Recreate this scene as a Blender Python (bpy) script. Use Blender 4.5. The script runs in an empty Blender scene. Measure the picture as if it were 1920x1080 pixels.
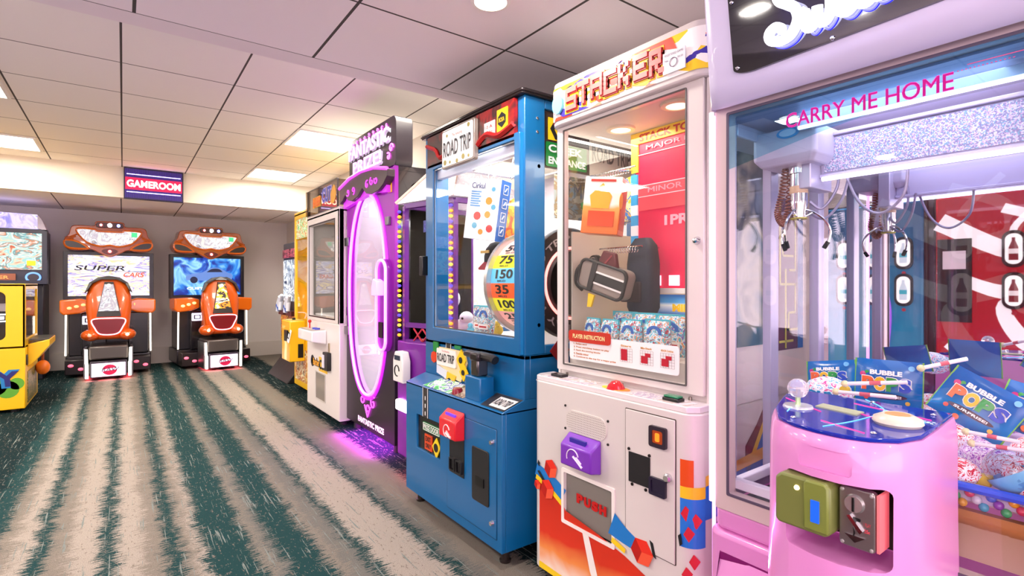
import bpy, math, random
from mathutils import Vector, Matrix
random.seed(7)
PI = math.pi
SC = bpy.context.scene
COL = SC.collection

# ------------------------------------------------------------------ camera
CAM_H = 1.2
cd = bpy.data.cameras.new('camera'); cam = bpy.data.objects.new('camera', cd); COL.objects.link(cam)
cd.sensor_width = 36.0; cd.lens = 36.0*982/1920; cd.clip_start = 0.02
cd.shift_y = -(540-533)/1920.0
cam.location = (0, 0, CAM_H); cam.rotation_euler = (PI/2, 0, -math.atan2(.5962, .8028))
SC.camera = cam
# ------------------------------------------------------------------ world, exposure
w = bpy.data.worlds.new('world'); SC.world = w; w.use_nodes = True
w.node_tree.nodes['Background'].inputs[0].default_value = (1, .80, .89, 1)
w.node_tree.nodes['Background'].inputs[1].default_value = 5.0
SC.view_settings.view_transform = 'Standard'; SC.view_settings.look = 'None'
SC.view_settings.gamma = 1; SC.view_settings.exposure = 0.42; SC.view_settings.use_curve_mapping = False

def area(name, loc, sx, sy, power, col=(1, 1, 1), rot=(0, 0, 0), parent=None, spread=PI):
    l = bpy.data.lights.new(name, 'AREA'); l.shape = 'RECTANGLE'; l.size = sx; l.size_y = sy
    l.energy = power; l.color = col; l.spread = spread
    o = bpy.data.objects.new(name, l); o.location = loc; o.rotation_euler = rot; COL.objects.link(o)
    if parent: o.parent = parent
    return o
WARM = (1, .93, .83)
PANELS = [(-1.0, 3.2), (-1.0, 5.17), (-1.0, 7.15), (1.6, 3.2), (1.6, 5.3), (1.6, 7.28), (-2.9, 5.17), (-2.9, 7.15)]
for k, (x, y) in enumerate(PANELS):
    area('ceiling_panel_lamp', (x, y, 2.59), .58, .6, 28 if k != 3 else 13, WARM)
DOWN = [(1.09, 1.6), (1.09, -.3), (-.8, 1.6), (-.8, -.3), (-2.4, 1.6), (-2.4, -.3), (-.8, -2.2), (1.09, -2.2)]
for x, y in DOWN:
    area('downlight_lamp', (x, y, 2.225), .12, .12, 11, (1, .93, .86))

# ------------------------------------------------------------------ materials
def hx(h):
    h = h.lstrip('#'); r = [int(h[i:i+2], 16)/255 for i in (0, 2, 4)]
    return tuple([c/12.92 if c <= .04045 else ((c+.055)/1.055)**2.4 for c in r]+[1])
MC = {}
def mat(h, rough=.45, metal=0, emit=0, ecol=None, coat=0, bump=0, bscale=80, trans=0):
    key = (h, rough, metal, emit, ecol, coat, bump, trans)
    if key in MC: return MC[key]
    m = bpy.data.materials.new('surface_'+h.strip('#')); m.use_nodes = True
    nt = m.node_tree; b = nt.nodes['Principled BSDF']
    b.inputs['Base Color'].default_value = hx(h); b.inputs['Roughness'].default_value = rough
    b.inputs['Metallic'].default_value = metal; b.inputs['Coat Weight'].default_value = coat
    if trans: b.inputs['Transmission Weight'].default_value = trans
    if emit:
        b.inputs['Emission Color'].default_value = hx(ecol or h); b.inputs['Emission Strength'].default_value = emit
    # slight procedural variation of gloss (and bump when asked)
    tc = nt.nodes.new('ShaderNodeTexCoord'); n = nt.nodes.new('ShaderNodeTexNoise')
    n.inputs['Scale'].default_value = bscale if bump else 9
    nt.links.new(tc.outputs['Object'], n.inputs['Vector'])
    mr = nt.nodes.new('ShaderNodeMapRange'); mr.inputs['To Min'].default_value = max(0, rough*.94); mr.inputs['To Max'].default_value = min(1, rough*1.06+.005)
    nt.links.new(n.outputs['Fac'], mr.inputs['Value']); nt.links.new(mr.outputs[0], b.inputs['Roughness'])
    if bump:
        bp = nt.nodes.new('ShaderNodeBump'); bp.inputs['Strength'].default_value = bump; bp.inputs['Distance'].default_value = .002
        nt.links.new(n.outputs['Fac'], bp.inputs['Height']); nt.links.new(bp.outputs[0], b.inputs['Normal'])
    MC[key] = m
    return m
def glass(name='clear_glass', tint='#ffffff', k=1.0, rough=.0):
    if name in MC: return MC[name]
    m = bpy.data.materials.new(name); m.use_nodes = True; nt = m.node_tree; nt.nodes.clear()
    o = nt.nodes.new('ShaderNodeOutputMaterial'); mx = nt.nodes.new('ShaderNodeMixShader')
    t = nt.nodes.new('ShaderNodeBsdfTransparent'); g = nt.nodes.new('ShaderNodeBsdfGlossy')
    t.inputs[0].default_value = hx(tint); g.inputs['Roughness'].default_value = rough
    f = nt.nodes.new('ShaderNodeLayerWeight'); f.inputs[0].default_value = .5
    pw = nt.nodes.new('ShaderNodeMath'); pw.operation = 'POWER'; pw.inputs[1].default_value = 4; nt.links.new(f.outputs['Facing'], pw.inputs[0])
    mu = nt.nodes.new('ShaderNodeMath'); mu.operation = 'MULTIPLY_ADD'; mu.inputs[1].default_value = .45*k; mu.inputs[2].default_value = .03*k; mu.use_clamp = True
    nt.links.new(pw.outputs[0], mu.inputs[0])
    nt.links.new(mu.outputs[0], mx.inputs[0])
    nt.links.new(t.outputs[0], mx.inputs[1]); nt.links.new(g.outputs[0], mx.inputs[2]); nt.links.new(mx.outputs[0], o.inputs[0])
    MC[name] = m; return m
def art(name, cols, scale=8, emit=0, kind='noise', rough=.35, stretch=(1, 1, 1), smooth=False, dist=1.5):
    """printed artwork: colour patches from a noise or cell texture"""
    if name in MC: return MC[name]
    m = bpy.data.materials.new(name); m.use_nodes = True; nt = m.node_tree; b = nt.nodes['Principled BSDF']
    tc = nt.nodes.new('ShaderNodeTexCoord'); mp = nt.nodes.new('ShaderNodeMapping'); mp.inputs['Scale'].default_value = stretch
    nt.links.new(tc.outputs['Object'], mp.inputs[0])
    if kind == 'noise':
        n = nt.nodes.new('ShaderNodeTexNoise'); n.inputs['Scale'].default_value = scale; n.inputs['Distortion'].default_value = dist
        n.inputs['Detail'].default_value = 3; out = n.outputs['Fac']
        lo, hi = .3, .7
    else:
        n = nt.nodes.new('ShaderNodeTexVoronoi'); n.inputs['Scale'].default_value = scale
        sp = nt.nodes.new('ShaderNodeSeparateColor'); nt.links.new(n.outputs['Color'], sp.inputs[0]); out = sp.outputs[0]; lo, hi = 0, 1
    nt.links.new(mp.outputs[0], n.inputs['Vector'])
    cr = nt.nodes.new('ShaderNodeValToRGB'); cr.color_ramp.interpolation = 'LINEAR' if smooth else 'CONSTANT'
    e = cr.color_ramp.elements
    while len(e) < len(cols): e.new(.5)
    for i, c in enumerate(cols):
        e[i].position = 0 if (i == 0 and not smooth) else lo+(hi-lo)*i/(len(cols) if not smooth else len(cols)-1)
        e[i].color = hx(c)
    nt.links.new(out, cr.inputs[0]); nt.links.new(cr.outputs[0], b.inputs['Base Color'])
    b.inputs['Roughness'].default_value = rough
    if emit:
        nt.links.new(cr.outputs[0], b.inputs['Emission Color']); b.inputs['Emission Strength'].default_value = emit
        if emit >= .8: b.inputs['Base Color'].default_value = (0, 0, 0, 1); nt.links.remove(b.inputs['Base Color'].links[0])
    MC[name] = m; return m
def ramp_mat(name, axis, stops, emit=0, rough=.35, noise=0, nscale=6, lo=0, hi=1):
    """colour fade along an object axis (value range lo..hi)"""
    if name in MC: return MC[name]
    m = bpy.data.materials.new(name); m.use_nodes = True; nt = m.node_tree; b = nt.nodes['Principled BSDF']
    tc = nt.nodes.new('ShaderNodeTexCoord'); sp = nt.nodes.new('ShaderNodeSeparateXYZ'); nt.links.new(tc.outputs['Object'], sp.inputs[0])
    mr = nt.nodes.new('ShaderNodeMapRange'); mr.inputs['From Min'].default_value = lo; mr.inputs['From Max'].default_value = hi
    src = sp.outputs['XYZ'.index(axis)]
    if noise:
        n = nt.nodes.new('ShaderNodeTexNoise'); n.inputs['Scale'].default_value = nscale; n.inputs['Distortion'].default_value = 1
        nt.links.new(tc.outputs['Object'], n.inputs['Vector'])
        ma = nt.nodes.new('ShaderNodeMath'); ma.operation = 'MULTIPLY_ADD'; ma.inputs[1].default_value = noise; nt.links.new(n.outputs['Fac'], ma.inputs[0])
        nt.links.new(src, ma.inputs[2]); src = ma.outputs[0]
    nt.links.new(src, mr.inputs['Value'])
    cr = nt.nodes.new('ShaderNodeValToRGB'); e = cr.color_ramp.elements
    while len(e) < len(stops): e.new(.5)
    for i, (p, c) in enumerate(stops): e[i].position = p; e[i].color = hx(c)
    nt.links.new(mr.outputs[0], cr.inputs[0]); nt.links.new(cr.outputs[0], b.inputs['Base Color']); b.inputs['Roughness'].default_value = rough
    if emit: nt.links.new(cr.outputs[0], b.inputs['Emission Color']); b.inputs['Emission Strength'].default_value = emit
    MC[name] = m; return m

# ------------------------------------------------------------------ mesh builder
TXT = {}
def text_geo(body, bold):
    key = (body, bold)
    if key in TXT: return TXT[key]
    cu = bpy.data.curves.new('t', 'FONT'); cu.body = body; cu.size = 1; cu.offset = bold; cu.resolution_u = 3; cu.fill_mode = 'FRONT'
    o = bpy.data.objects.new('t', cu); COL.objects.link(o)
    dg = bpy.context.evaluated_depsgraph_get(); me = bpy.data.meshes.new_from_object(o.evaluated_get(dg))
    vs = [tuple(v.co) for v in me.vertices]; fs = [tuple(p.vertices) for p in me.polygons]
    bpy.data.objects.remove(o); bpy.data.curves.remove(cu); bpy.data.meshes.remove(me)
    xs = [v[0] for v in vs]; ys = [v[1] for v in vs]
    x0, x1, y0, y1 = min(xs), max(xs), min(ys), max(ys)
    TXT[key] = ([((v[0]-x0)/(x1-x0), (v[1]-y0)/max(1e-6, y1-y0)) for v in vs], fs)
    return TXT[key]
def circ(cx, cy, r, n=24, ry=None, a0=0, a1=2*PI):
    ry = r if ry is None else ry
    full = abs(a1-a0-2*PI) < 1e-6
    return [(cx+r*math.cos(a0+(a1-a0)*i/(n if full else n-1)), cy+ry*math.sin(a0+(a1-a0)*i/(n if full else n-1))) for i in range(n)]
def rrect(x0, x1, y0, y1, r=.01, n=5):
    out = []
    for cx, cy, a in ((x1-r, y1-r, 0), (x0+r, y1-r, PI/2), (x0+r, y0+r, PI), (x1-r, y0+r, 1.5*PI)):
        for i in range(n): t = a+PI/2*i/(n-1); out.append((cx+r*math.cos(t), cy+r*math.sin(t)))
    return out
def spline(pts, n=8, closed=False):
    out = []; N = len(pts)
    for i in range(N if closed else N-1):
        g = (lambda k: Vector(pts[k % N])) if closed else (lambda k: Vector(pts[min(max(k, 0), N-1)]))
        p0, p1, p2, p3 = g(i-1), g(i), g(i+1), g(i+2)
        for j in range(n):
            t = j/n
            out.append(tuple(.5*((2*p1)+(p2-p0)*t+(2*p0-5*p1+4*p2-p3)*t*t+(3*p1-p0-3*p2+p3)*t**3)))
    if not closed: out.append(tuple(pts[-1]))
    return out
class MB:
    def __init__(s): s.v = []; s.f = []; s.m = []; s.k = 0; s.T = None
    def add(s, vs, fs):
        o = len(s.v)
        for p in vs: s.v.append(tuple(s.T @ Vector(p)) if s.T else tuple(p))
        for f in fs: s.f.append(tuple(i+o for i in f)); s.m.append(s.k)
        return s
    def mat(s, k): s.k = k; return s
    def box(s, x0, x1, y0, y1, z0, z1):
        return s.add([(x0, y0, z0), (x1, y0, z0), (x1, y1, z0), (x0, y1, z0), (x0, y0, z1), (x1, y0, z1), (x1, y1, z1), (x0, y1, z1)],
                     [(0, 3, 2, 1), (4, 5, 6, 7), (0, 1, 5, 4), (1, 2, 6, 5), (2, 3, 7, 6), (3, 0, 4, 7)])
    def P(s, ax, a, b, c):   # (a,b) in plane, c along axis
        return {'y': (a, c, b), 'z': (a, b, c), 'x': (c, a, b)}[ax]
    def prism(s, pts, c0, c1, ax='y'):
        n = len(pts)
        vs = [s.P(ax, p[0], p[1], c0) for p in pts]+[s.P(ax, p[0], p[1], c1) for p in pts]
        return s.add(vs, [tuple(range(n))[::-1], tuple(range(n, 2*n))]+[(i, (i+1) % n, n+(i+1) % n, n+i) for i in range(n)])
    def flat(s, pts, c, ax='y'):
        return s.add([s.P(ax, p[0], p[1], c) for p in pts], [tuple(range(len(pts)))])
    def frame(s, out, inn, c0, c1, ax='y'):
        n = len(out); vs = []
        for c in (c0, c1):
            vs += [s.P(ax, p[0], p[1], c) for p in out]+[s.P(ax, p[0], p[1], c) for p in inn]
        fs = []
        for i in range(n):
            j = (i+1) % n
            fs += [(i, j, n+j, n+i), (2*n+i, 3*n+i, 3*n+j, 2*n+j), (i, 2*n+i, 2*n+j, j), (n+i, n+j, 3*n+j, 3*n+i)]
        return s.add(vs, fs)
    def rframe(s, x0, x1, z0, z1, t, c0, c1, ax='y', r=.004, tt=None):
        """rectangular frame; t = border (or l,r,b,t)"""
        l, rr, b, tp = t if isinstance(t, tuple) else (t,)*4
        return s.frame(rrect(x0, x1, z0, z1, r, 3), rrect(x0+l, x1-rr, z0+b, z1-tp, r, 3), c0, c1, ax)
    def loft(s, rings, cap=True):
        n = len(rings[0]); vs = [p for r in rings for p in r]; fs = []
        for k in range(len(rings)-1):
            for i in range(n):
                j = (i+1) % n; fs.append((k*n+i, k*n+j, (k+1)*n+j, (k+1)*n+i))
        if cap: fs += [tuple(range(n))[::-1], tuple(range((len(rings)-1)*n, len(rings)*n))]
        return s.add(vs, fs)
    def tube(s, path, r, n=8, closed=False):
        P = [Vector(p) for p in path]; N = len(P); rings = []; up = None
        for i in range(N):
            if closed: d = P[(i+1) % N]-P[i-1]
            else: d = P[min(i+1, N-1)]-P[max(i-1, 0)]
            if d.length < 1e-9: d = Vector((0, 0, 1))
            d.normalize()
            if up is None: up = d.orthogonal().normalized()
            else:
                up = up-d*up.dot(d)
                up = up.normalized() if up.length > 1e-6 else d.orthogonal().normalized()
            b = d.cross(up); rad = r[i] if isinstance(r, (list, tuple)) else r
            rings.append([tuple(P[i]+(up*math.cos(2*PI*k/n)+b*math.sin(2*PI*k/n))*rad) for k in range(n)])
        if closed: rings.append(rings[0]); return s.loft(rings, False)
        return s.loft(rings)
    def lathe(s, prof, c=(0, 0, 0), ax='z', n=24):
        rings = []
        for r, h in prof:
            ring = []
            for k in range(n):
                a, b = r*math.cos(2*PI*k/n), r*math.sin(2*PI*k/n)
                p = {'z': (a, b, h), 'y': (a, h, b), 'x': (h, a, b)}[ax]
                ring.append((p[0]+c[0], p[1]+c[1], p[2]+c[2]))
            rings.append(ring)
        return s.loft(rings)
    def ball(s, c, r, n=16, m=10):
        rx, ry, rz = r if isinstance(r, (tuple, list)) else (r, r, r)
        rings = []
        for j in range(m+1):
            t = PI*(.001+.998*j/m)
            rings.append([(c[0]+rx*math.sin(t)*math.cos(2*PI*k/n), c[1]+ry*math.sin(t)*math.sin(2*PI*k/n), c[2]-rz*math.cos(t)) for k in range(n)])
        return s.loft(rings)
    def text(s, body, x0, x1, z0, z1, c, bold=.0, shear=0, ax='y', thick=0, flip=False, rise=0):
        """letters fitted to a box; rise tilts the baseline up by that much"""
        vs, fs = text_geo(body, bold)
        H = z1-z0
        def mp(v, cc):
            a = x0+(x1-x0)*v[0]+shear*v[1]*H; b = z0+H*v[1]+rise*v[0]
            if flip: a = x1+x0-a
            return s.P(ax, a, b, cc)
        s.add([mp(v, c) for v in vs], fs)
        if thick:
            s.add([mp(v, c+thick) for v in vs], fs)
            edges = {}
            for f in fs:
                for i in range(len(f)):
                    a, b = f[i], f[(i+1) % len(f)]; e = (min(a, b), max(a, b)); edges[e] = edges.get(e, 0)+1
            for (a, b), k in edges.items():
                if k == 1: s.add([mp(vs[a], c), mp(vs[b], c), mp(vs[b], c+thick), mp(vs[a], c+thick)], [(0, 1, 2, 3)])
        return s
    def build(s, name, mats, parent=None, smooth=35, bevel=0, seg=2, kind=None, label=None):
        me = bpy.data.meshes.new(name); me.from_pydata(s.v, [], s.f)
        for m in (mats if isinstance(mats, (list, tuple)) else [mats]): me.materials.append(m)
        me.polygons.foreach_set('material_index', s.m)
        me.polygons.foreach_set('use_smooth', [smooth > 0]*len(s.f))
        me.update()
        try: me.set_sharp_from_angle(angle=math.radians(max(1, smooth)))
        except Exception: pass
        import bmesh
        bm = bmesh.new(); bm.from_mesh(me)
        if all(len(e.link_faces) == 2 for e in bm.edges): bmesh.ops.recalc_face_normals(bm, faces=bm.faces)
        bm.to_mesh(me); bm.free()
        o = bpy.data.objects.new(name, me); COL.objects.link(o)
        if parent: o.parent = parent
        if bevel:
            b = o.modifiers.new('bevel', 'BEVEL'); b.width = bevel; b.segments = seg; b.limit_method = 'ANGLE'; b.angle_limit = math.radians(40)
        if kind: o['kind'] = kind
        if label: o['label'] = label
        return o
def cut(o, cutter_mb):
    c = cutter_mb.build('cutter', [])
    c.matrix_world = o.matrix_world
    m = o.modifiers.new('cut', 'BOOLEAN'); m.object = c; m.solver = 'EXACT'
    c.parent = o.parent; c.location = o.location
    bpy.context.view_layer.update()
    me = bpy.data.meshes.new_from_object(o.evaluated_get(bpy.context.evaluated_depsgraph_get()))
    o.modifiers.remove(m); o.data = me; bpy.data.objects.remove(c)
def thing(name, label, cat, loc=(0, 0, 0), rz=0, group=None, rot=None):
    o = bpy.data.objects.new(name, None); COL.objects.link(o); o.empty_display_size = .1
    o.location = loc; o.rotation_euler = rot or (0, 0, rz)
    o['label'] = label; o['category'] = cat
    if group: o['group'] = group
    return o
def tag(o, label, cat, group=None):
    o['label'] = label; o['category'] = cat
    if group: o['group'] = group
    return o
def struct(o): o['kind'] = 'structure'; return o
def dup(root, loc, rot, label, group=None):
    r = root.copy(); COL.objects.link(r); r.location = loc; r.rotation_euler = rot; r['label'] = label
    if group: r['group'] = group
    for ch in list(root.children):
        c = ch.copy(); COL.objects.link(c); c.parent = r
        for g in list(ch.children):
            d = g.copy(); COL.objects.link(d); d.parent = c
    return r
R90 = -PI/2     # machines of the right-hand row face -X

# common materials
WHITE = mat('#ece8e4', .3, coat=.3); BLACK = mat('#0b0b0d', .3); CHROME = mat('#d8d8dc', .12, 1); STEEL = mat('#8d8d92', .35, 1)
BLUE = mat('#05629a', .3, coat=.3); YEL = mat('#f2bf12', .3, coat=.3); ORG = mat('#d2560c', .25, coat=.6); PURP = mat('#7a1f96', .3, coat=.3)
GL = glass('clear_glass', k=1.0); DARK = mat('#1a1519', .35); GREY = mat('#6f6c6a', .5); RED = mat('#d01a20', .35); RUBBER = mat('#141414', .7)
INT = mat('#efeeec', .5); TEAL = mat('#2fa7b5', .4); LAV = mat('#cfcbe2', .35)
LEDW = mat('#ffffff', .5, emit=6); LEDP = mat('#ff5cf0', .5, emit=5, ecol='#ff4df5'); LEDV = mat('#b030ff', .5, emit=5, ecol='#c040ff')
LEDR = mat('#ff3040', .5, emit=6, ecol='#ff2a3a'); LEDB = mat('#3040ff', .5, emit=6, ecol='#3048ff')
TXTB = mat('#16161a', .5); TXTW = mat('#f6f4f2', .5); TXTR = mat('#c8202a', .5)

# ================================================================== SETTING
XW, YB, ZB, ZR = 2.28, 9.62, 2.25, 2.62
XL, YF = -4.0, -4.0
def carpet():
    m = bpy.data.materials.new('carpet'); m.use_nodes = True; nt = m.node_tree; b = nt.nodes['Principled BSDF']; L = nt.links.new
    N = nt.nodes.new
    tc = N('ShaderNodeTexCoord'); sp = N('ShaderNodeSeparateXYZ'); L(tc.outputs['Object'], sp.inputs[0])
    def noise(sx, sy, det=4, rough=.6):
        mp = N('ShaderNodeMapping'); mp.inputs['Scale'].default_value = (sx, sy, 1); L(tc.outputs['Object'], mp.inputs[0])
        n = N('ShaderNodeTexNoise'); n.inputs['Scale'].default_value = 1; n.inputs['Detail'].default_value = det; n.inputs['Roughness'].default_value = rough
        L(mp.outputs[0], n.inputs['Vector']); return n.outputs['Fac']
    def math_(op, a, b_=None, c=None):
        n = N('ShaderNodeMath'); n.operation = op
        for i, q in enumerate((a, b_, c)):
            if q is None: continue
            if isinstance(q, (int, float)): n.inputs[i].default_value = q
            else: L(q, n.inputs[i])
        return n.outputs[0]
    wob = math_('MULTIPLY_ADD', noise(.6, 1.0, 2), .05, -.025)          # slow wander of the stripes
    blot = math_('MULTIPLY_ADD', noise(5, 9, 3, .6), .11, -.055)
    rag = math_('MULTIPLY_ADD', noise(16, 130, 4, .8), .30, -.15)        # ragged threads, short across
    x = math_('ADD', math_('ADD', math_('ADD', sp.outputs[0], wob), rag), blot)
    mr = N('ShaderNodeMapRange'); mr.inputs['From Min'].default_value = -1.6; mr.inputs['From Max'].default_value = 2.4; L(x, mr.inputs['Value'])
    g = '#1d3f40'; g2 = '#0d2629'; be = '#a3998e'; bg = '#81796f'; gg = '#6f6d67'
    stops = [(-1.6, g2), (-.56, g), (-.47, bg), (-.40, be), (-.335, g), (-.285, bg), (-.2, be), (-.085, g), (-.035, be), (.06, bg), (.135, g), (.205, bg), (.245, be),
             (.29, g), (.47, bg), (.50, gg), (.545, g), (.70, bg), (.75, gg), (.83, g), (.875, be), (1.0, be), (1.09, g), (1.135, gg), (1.2, bg), (1.4, g2), (1.75, bg)]
    cr = N('ShaderNodeValToRGB'); cr.color_ramp.interpolation = 'CONSTANT'; e = cr.color_ramp.elements
    while len(e) < len(stops): e.new(.5)
    for i, (p, c) in enumerate(stops): e[i].position = (p+1.6)/4; e[i].color = hx(c)
    L(mr.outputs[0], cr.inputs[0])
    # scattered threads of the other colour running along the stripes
    s1 = noise(90, 3, 3, .6); k1 = math_('GREATER_THAN', s1, .63)
    s2 = noise(70, 26, 4, .75); k2 = math_('GREATER_THAN', s2, .61)
    mx = N('ShaderNodeMix'); mx.data_type = 'RGBA'; mx.inputs['B'].default_value = hx('#7d8580'); L(k1, mx.inputs['Factor']); L(cr.outputs[0], mx.inputs['A'])
    m2 = N('ShaderNodeMix'); m2.data_type = 'RGBA'; m2.inputs['B'].default_value = hx('#7a6f66'); L(k2, m2.inputs['Factor']); L(mx.outputs['Result'], m2.inputs['A'])
    # weave
    wv = noise(420, 420, 1); rr = N('ShaderNodeMapRange'); rr.inputs['From Min'].default_value = .3; rr.inputs['From Max'].default_value = .7; rr.inputs['To Min'].default_value = .45; rr.inputs['To Max'].default_value = 1.25
    L(wv, rr.inputs['Value'])
    m3 = N('ShaderNodeMix'); m3.data_type = 'RGBA'; m3.blend_type = 'MULTIPLY'; m3.inputs['Factor'].default_value = 1; L(m2.outputs['Result'], m3.inputs['A']); L(rr.outputs[0], m3.inputs['B'])
    L(m3.outputs['Result'], b.inputs['Base Color']); b.inputs['Roughness'].default_value = .95; b.inputs['Specular IOR Level'].default_value = .1
    bp = N('ShaderNodeBump'); bp.inputs['Strength'].default_value = .5; bp.inputs['Distance'].default_value = .003; L(wv, bp.inputs['Height']); L(bp.outputs[0], b.inputs['Normal'])
    return m
def tiles(name, col, ox, px, oy, py, line='#4a4440', wdt=.006):
    m = bpy.data.materials.new(name); m.use_nodes = True; nt = m.node_tree; b = nt.nodes['Principled BSDF']; L = nt.links.new; N = nt.nodes.new
    tc = N('ShaderNodeTexCoord'); sp = N('ShaderNodeSeparateXYZ'); L(tc.outputs['Object'], sp.inputs[0])
    outs = []
    for i, (o, p, wd) in enumerate(((ox, px, wdt), (oy, py, wdt*.8))):
        a = N('ShaderNodeMath'); a.operation = 'SUBTRACT'; a.inputs[1].default_value = o-1000*p; L(sp.outputs[i], a.inputs[0])
        md = N('ShaderNodeMath'); md.operation = 'PINGPONG'; md.inputs[1].default_value = p/2; L(a.outputs[0], md.inputs[0])
        lt = N('ShaderNodeMath'); lt.operation = 'LESS_THAN'; lt.inputs[1].default_value = wd; L(md.outputs[0], lt.inputs[0]); outs.append(lt.outputs[0])
    mxm = N('ShaderNodeMath'); mxm.operation = 'MAXIMUM'; L(outs[0], mxm.inputs[0]); L(outs[1], mxm.inputs[1])
    mx = N('ShaderNodeMix'); mx.data_type = 'RGBA'; mx.inputs['A'].default_value = hx(col); mx.inputs['B'].default_value = hx(line); L(mxm.outputs[0], mx.inputs['Factor'])
    L(mx.outputs['Result'], b.inputs['Base Color']); b.inputs['Roughness'].default_value = .9
    n = N('ShaderNodeTexNoise'); n.inputs['Scale'].default_value = 260; L(tc.outputs['Object'], n.inputs['Vector'])
    bp = N('ShaderNodeBump'); bp.inputs['Strength'].default_value = .25; bp.inputs['Distance'].default_value = .002; L(n.outputs['Fac'], bp.inputs['Height']); L(bp.outputs[0], b.inputs['Normal'])
    return m
WALLM = mat('#cdc5c0', .8, bump=.15, bscale=220); CREAM = mat('#e9dfcf', .8, bump=.1, bscale=220)
struct(MB().box(XL, XW+.1, YF, YB+.1, -.1, 0).build('floor', carpet()))
struct(MB().box(XL-.1, XW+.1, YB, YB+.1, 0, 2.7).build('wall_back', WALLM))
struct(MB().box(XW, XW+.1, YF, YB, 0, 2.7).build('wall_right', mat('#cbc4ba', .8, bump=.15, bscale=220)))
struct(MB().rframe(YF, YB, 0, 2.7, (.3, YB-3.4, .35, .5), XL-.1, XL, 'x').build('wall_left', WALLM))
struct(MB().rframe(XL-.1, XW+.1, 0, 2.7, (.4, .3, .35, .5), YF-.1, YF).build('wall_front', WALLM))
struct(MB().rframe(YF+.3, 3.4, .35, 2.2, .04, XL-.08, XL-.02, 'x').box(XL-.07, XL-.03, -1.2, -1.16, .35, 2.2).build('added_window_1', mat('#e8e4e0', .4)))  # unseen window, added so outside light lifts the ceiling
struct(MB().rframe(XL+.3, XW-.2, .35, 2.2, .04, YF-.08, YF-.02).box(-1, -.96, YF-.07, YF-.03, .35, 2.2).build('added_window_2', mat('#e8e4e0', .4)))  # also added: out-of-view opening behind the camera, for more fill light
BBM = mat('#c3bab2', .5)
struct(MB().box(XL, XW, YB-.02, YB, 0, .24).build('baseboard_back', BBM, bevel=.004))
struct(MB().box(XW-.02, XW, YF, YB-.02, 0, .24).build('baseboard_right', BBM, bevel=.004))
struct(MB().box(XL, XW, YF, 2.5, ZB, ZB+.1).build('ceiling', tiles('tile_near', '#f8eef0', .706, .672, 2.5, .593)))
struct(MB().box(XL, XW, 2.5, 2.62, ZB, ZB+.1).box(XL, XW, 2.58, 2.62, ZB+.1, ZR).build('trim_1', mat('#efe4e6', .8)))
struct(MB().box(XL, XW, 2.62, 7.9, ZR, ZR+.1).build('ceiling', tiles('tile_high', '#f4efea', -.01, .648, 3.53, .655)))
struct(MB().box(XL, XW, 7.9, 8.0, ZB, ZR+.1).build('trim_2', CREAM))
struct(MB().box(XL, XW, 8.0, YB, ZB, ZB+.1).build('ceiling', tiles('tile_back', '#efe8e2', -.02, .648, 9.3, 2.0)))
# troffers in the raised ceiling
EMP = mat('#fffaf2', .5, emit=7, ecol='#fff4e2')
for k, (x, y) in enumerate(PANELS):
    lab = ['square ceiling light panel near the step in the ceiling, left side', 'square lit ceiling panel cut by the left edge, nearer of two', 'square lit ceiling panel at far left beside the cream bulkhead',
           'thin sliver of lit ceiling panel at the step above the tall black sign', 'lit ceiling panel above and left of the tall black sign', 'lit ceiling panel nearest the cream bulkhead on the right',
           'lit ceiling panel out of view beyond the left edge, nearer', 'lit ceiling panel out of view beyond the left edge, farther'][k]
    t = thing('ceiling_light', lab, 'ceiling light', (x, y, ZR), 0, 'ceiling light panels')
    MB().rframe(-.315, .315, -.32, .32, .02, -.012, .0, 'z').box(-.004, .004, -.3, .3, -.01, 0).build('frame', mat('#e8e4de', .5), t)
    MB().box(-.296, .296, -.301, .301, -.006, -.001).build('diffuser', EMP, t)
for k, (x, y) in enumerate(DOWN):
    t = thing('downlight', ['round recessed downlight at the top edge of the photo', 'round recessed downlight behind the camera on the right'][min(k, 1)] if k < 2 else 'round recessed downlight out of view, number of its row unseen', 'ceiling light', (x, y, ZB), 0, None if k == 0 else 'downlights out of view')
    if k: t['label'] = 'round recessed downlight outside the view, '+['', 'right of the camera', 'above the far vending machine', 'above the near vending machine', 'by the added left windows, farther one', 'by the added left windows, nearer one', 'behind the camera on the left', 'behind the camera on the right'][k]
    MB().lathe([(.0725, 0), (.075, -.006), (.06, -.01), (.058, -.002), (.0725, 0)], n=32).build('trim_ring', mat('#f3eee6', .4), t)
    MB().lathe([(.001, -.003), (.057, -.003), (.057, -.0005), (.001, -.0005)], n=32).build('lamp', mat('#fff8ea', .5, emit=14, ecol='#fff0d8'), t)

# GAMEROOM LED sign on the bulkhead
t = thing('led_sign', 'dark rectangular LED sign reading GAMEROOM in red on the cream bulkhead', 'sign', (.311, 7.9, 2.235), 0)
MB().box(-.305, .305, -.06, -.001, 0, .38).build('case', mat('#241a40', .4), t, bevel=.004)
dots = MB()
for i in range(52): dots.box(-.29+i*.0112, -.286+i*.0112, -.0615, -.0605, .015, .365)
dots.build('led_grid', mat('#3a2a86', .5, emit=.4, ecol='#5030c0'), t)
MB().box(-.29, .29, -.063, -.0615, .115, .262).build('glow_field', mat('#b0103a', .5, emit=.75, ecol='#e01850'), t)
MB().text('GAMEROOM', -.275, .275, .145, .232, -.066, bold=.03, thick=.002).build('lettering', mat('#ffd8c8', .5, emit=4.5, ecol='#ffb09a'), t)
ld = MB()
for z in (.085, .3):
    for i in range(40): ld.ball((-.27+i*.0138, -.063, z), .0055, 6, 4)
ld.build('led_row', mat('#c8c0ff', .5, emit=6, ecol='#b8a8ff'), t)

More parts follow.
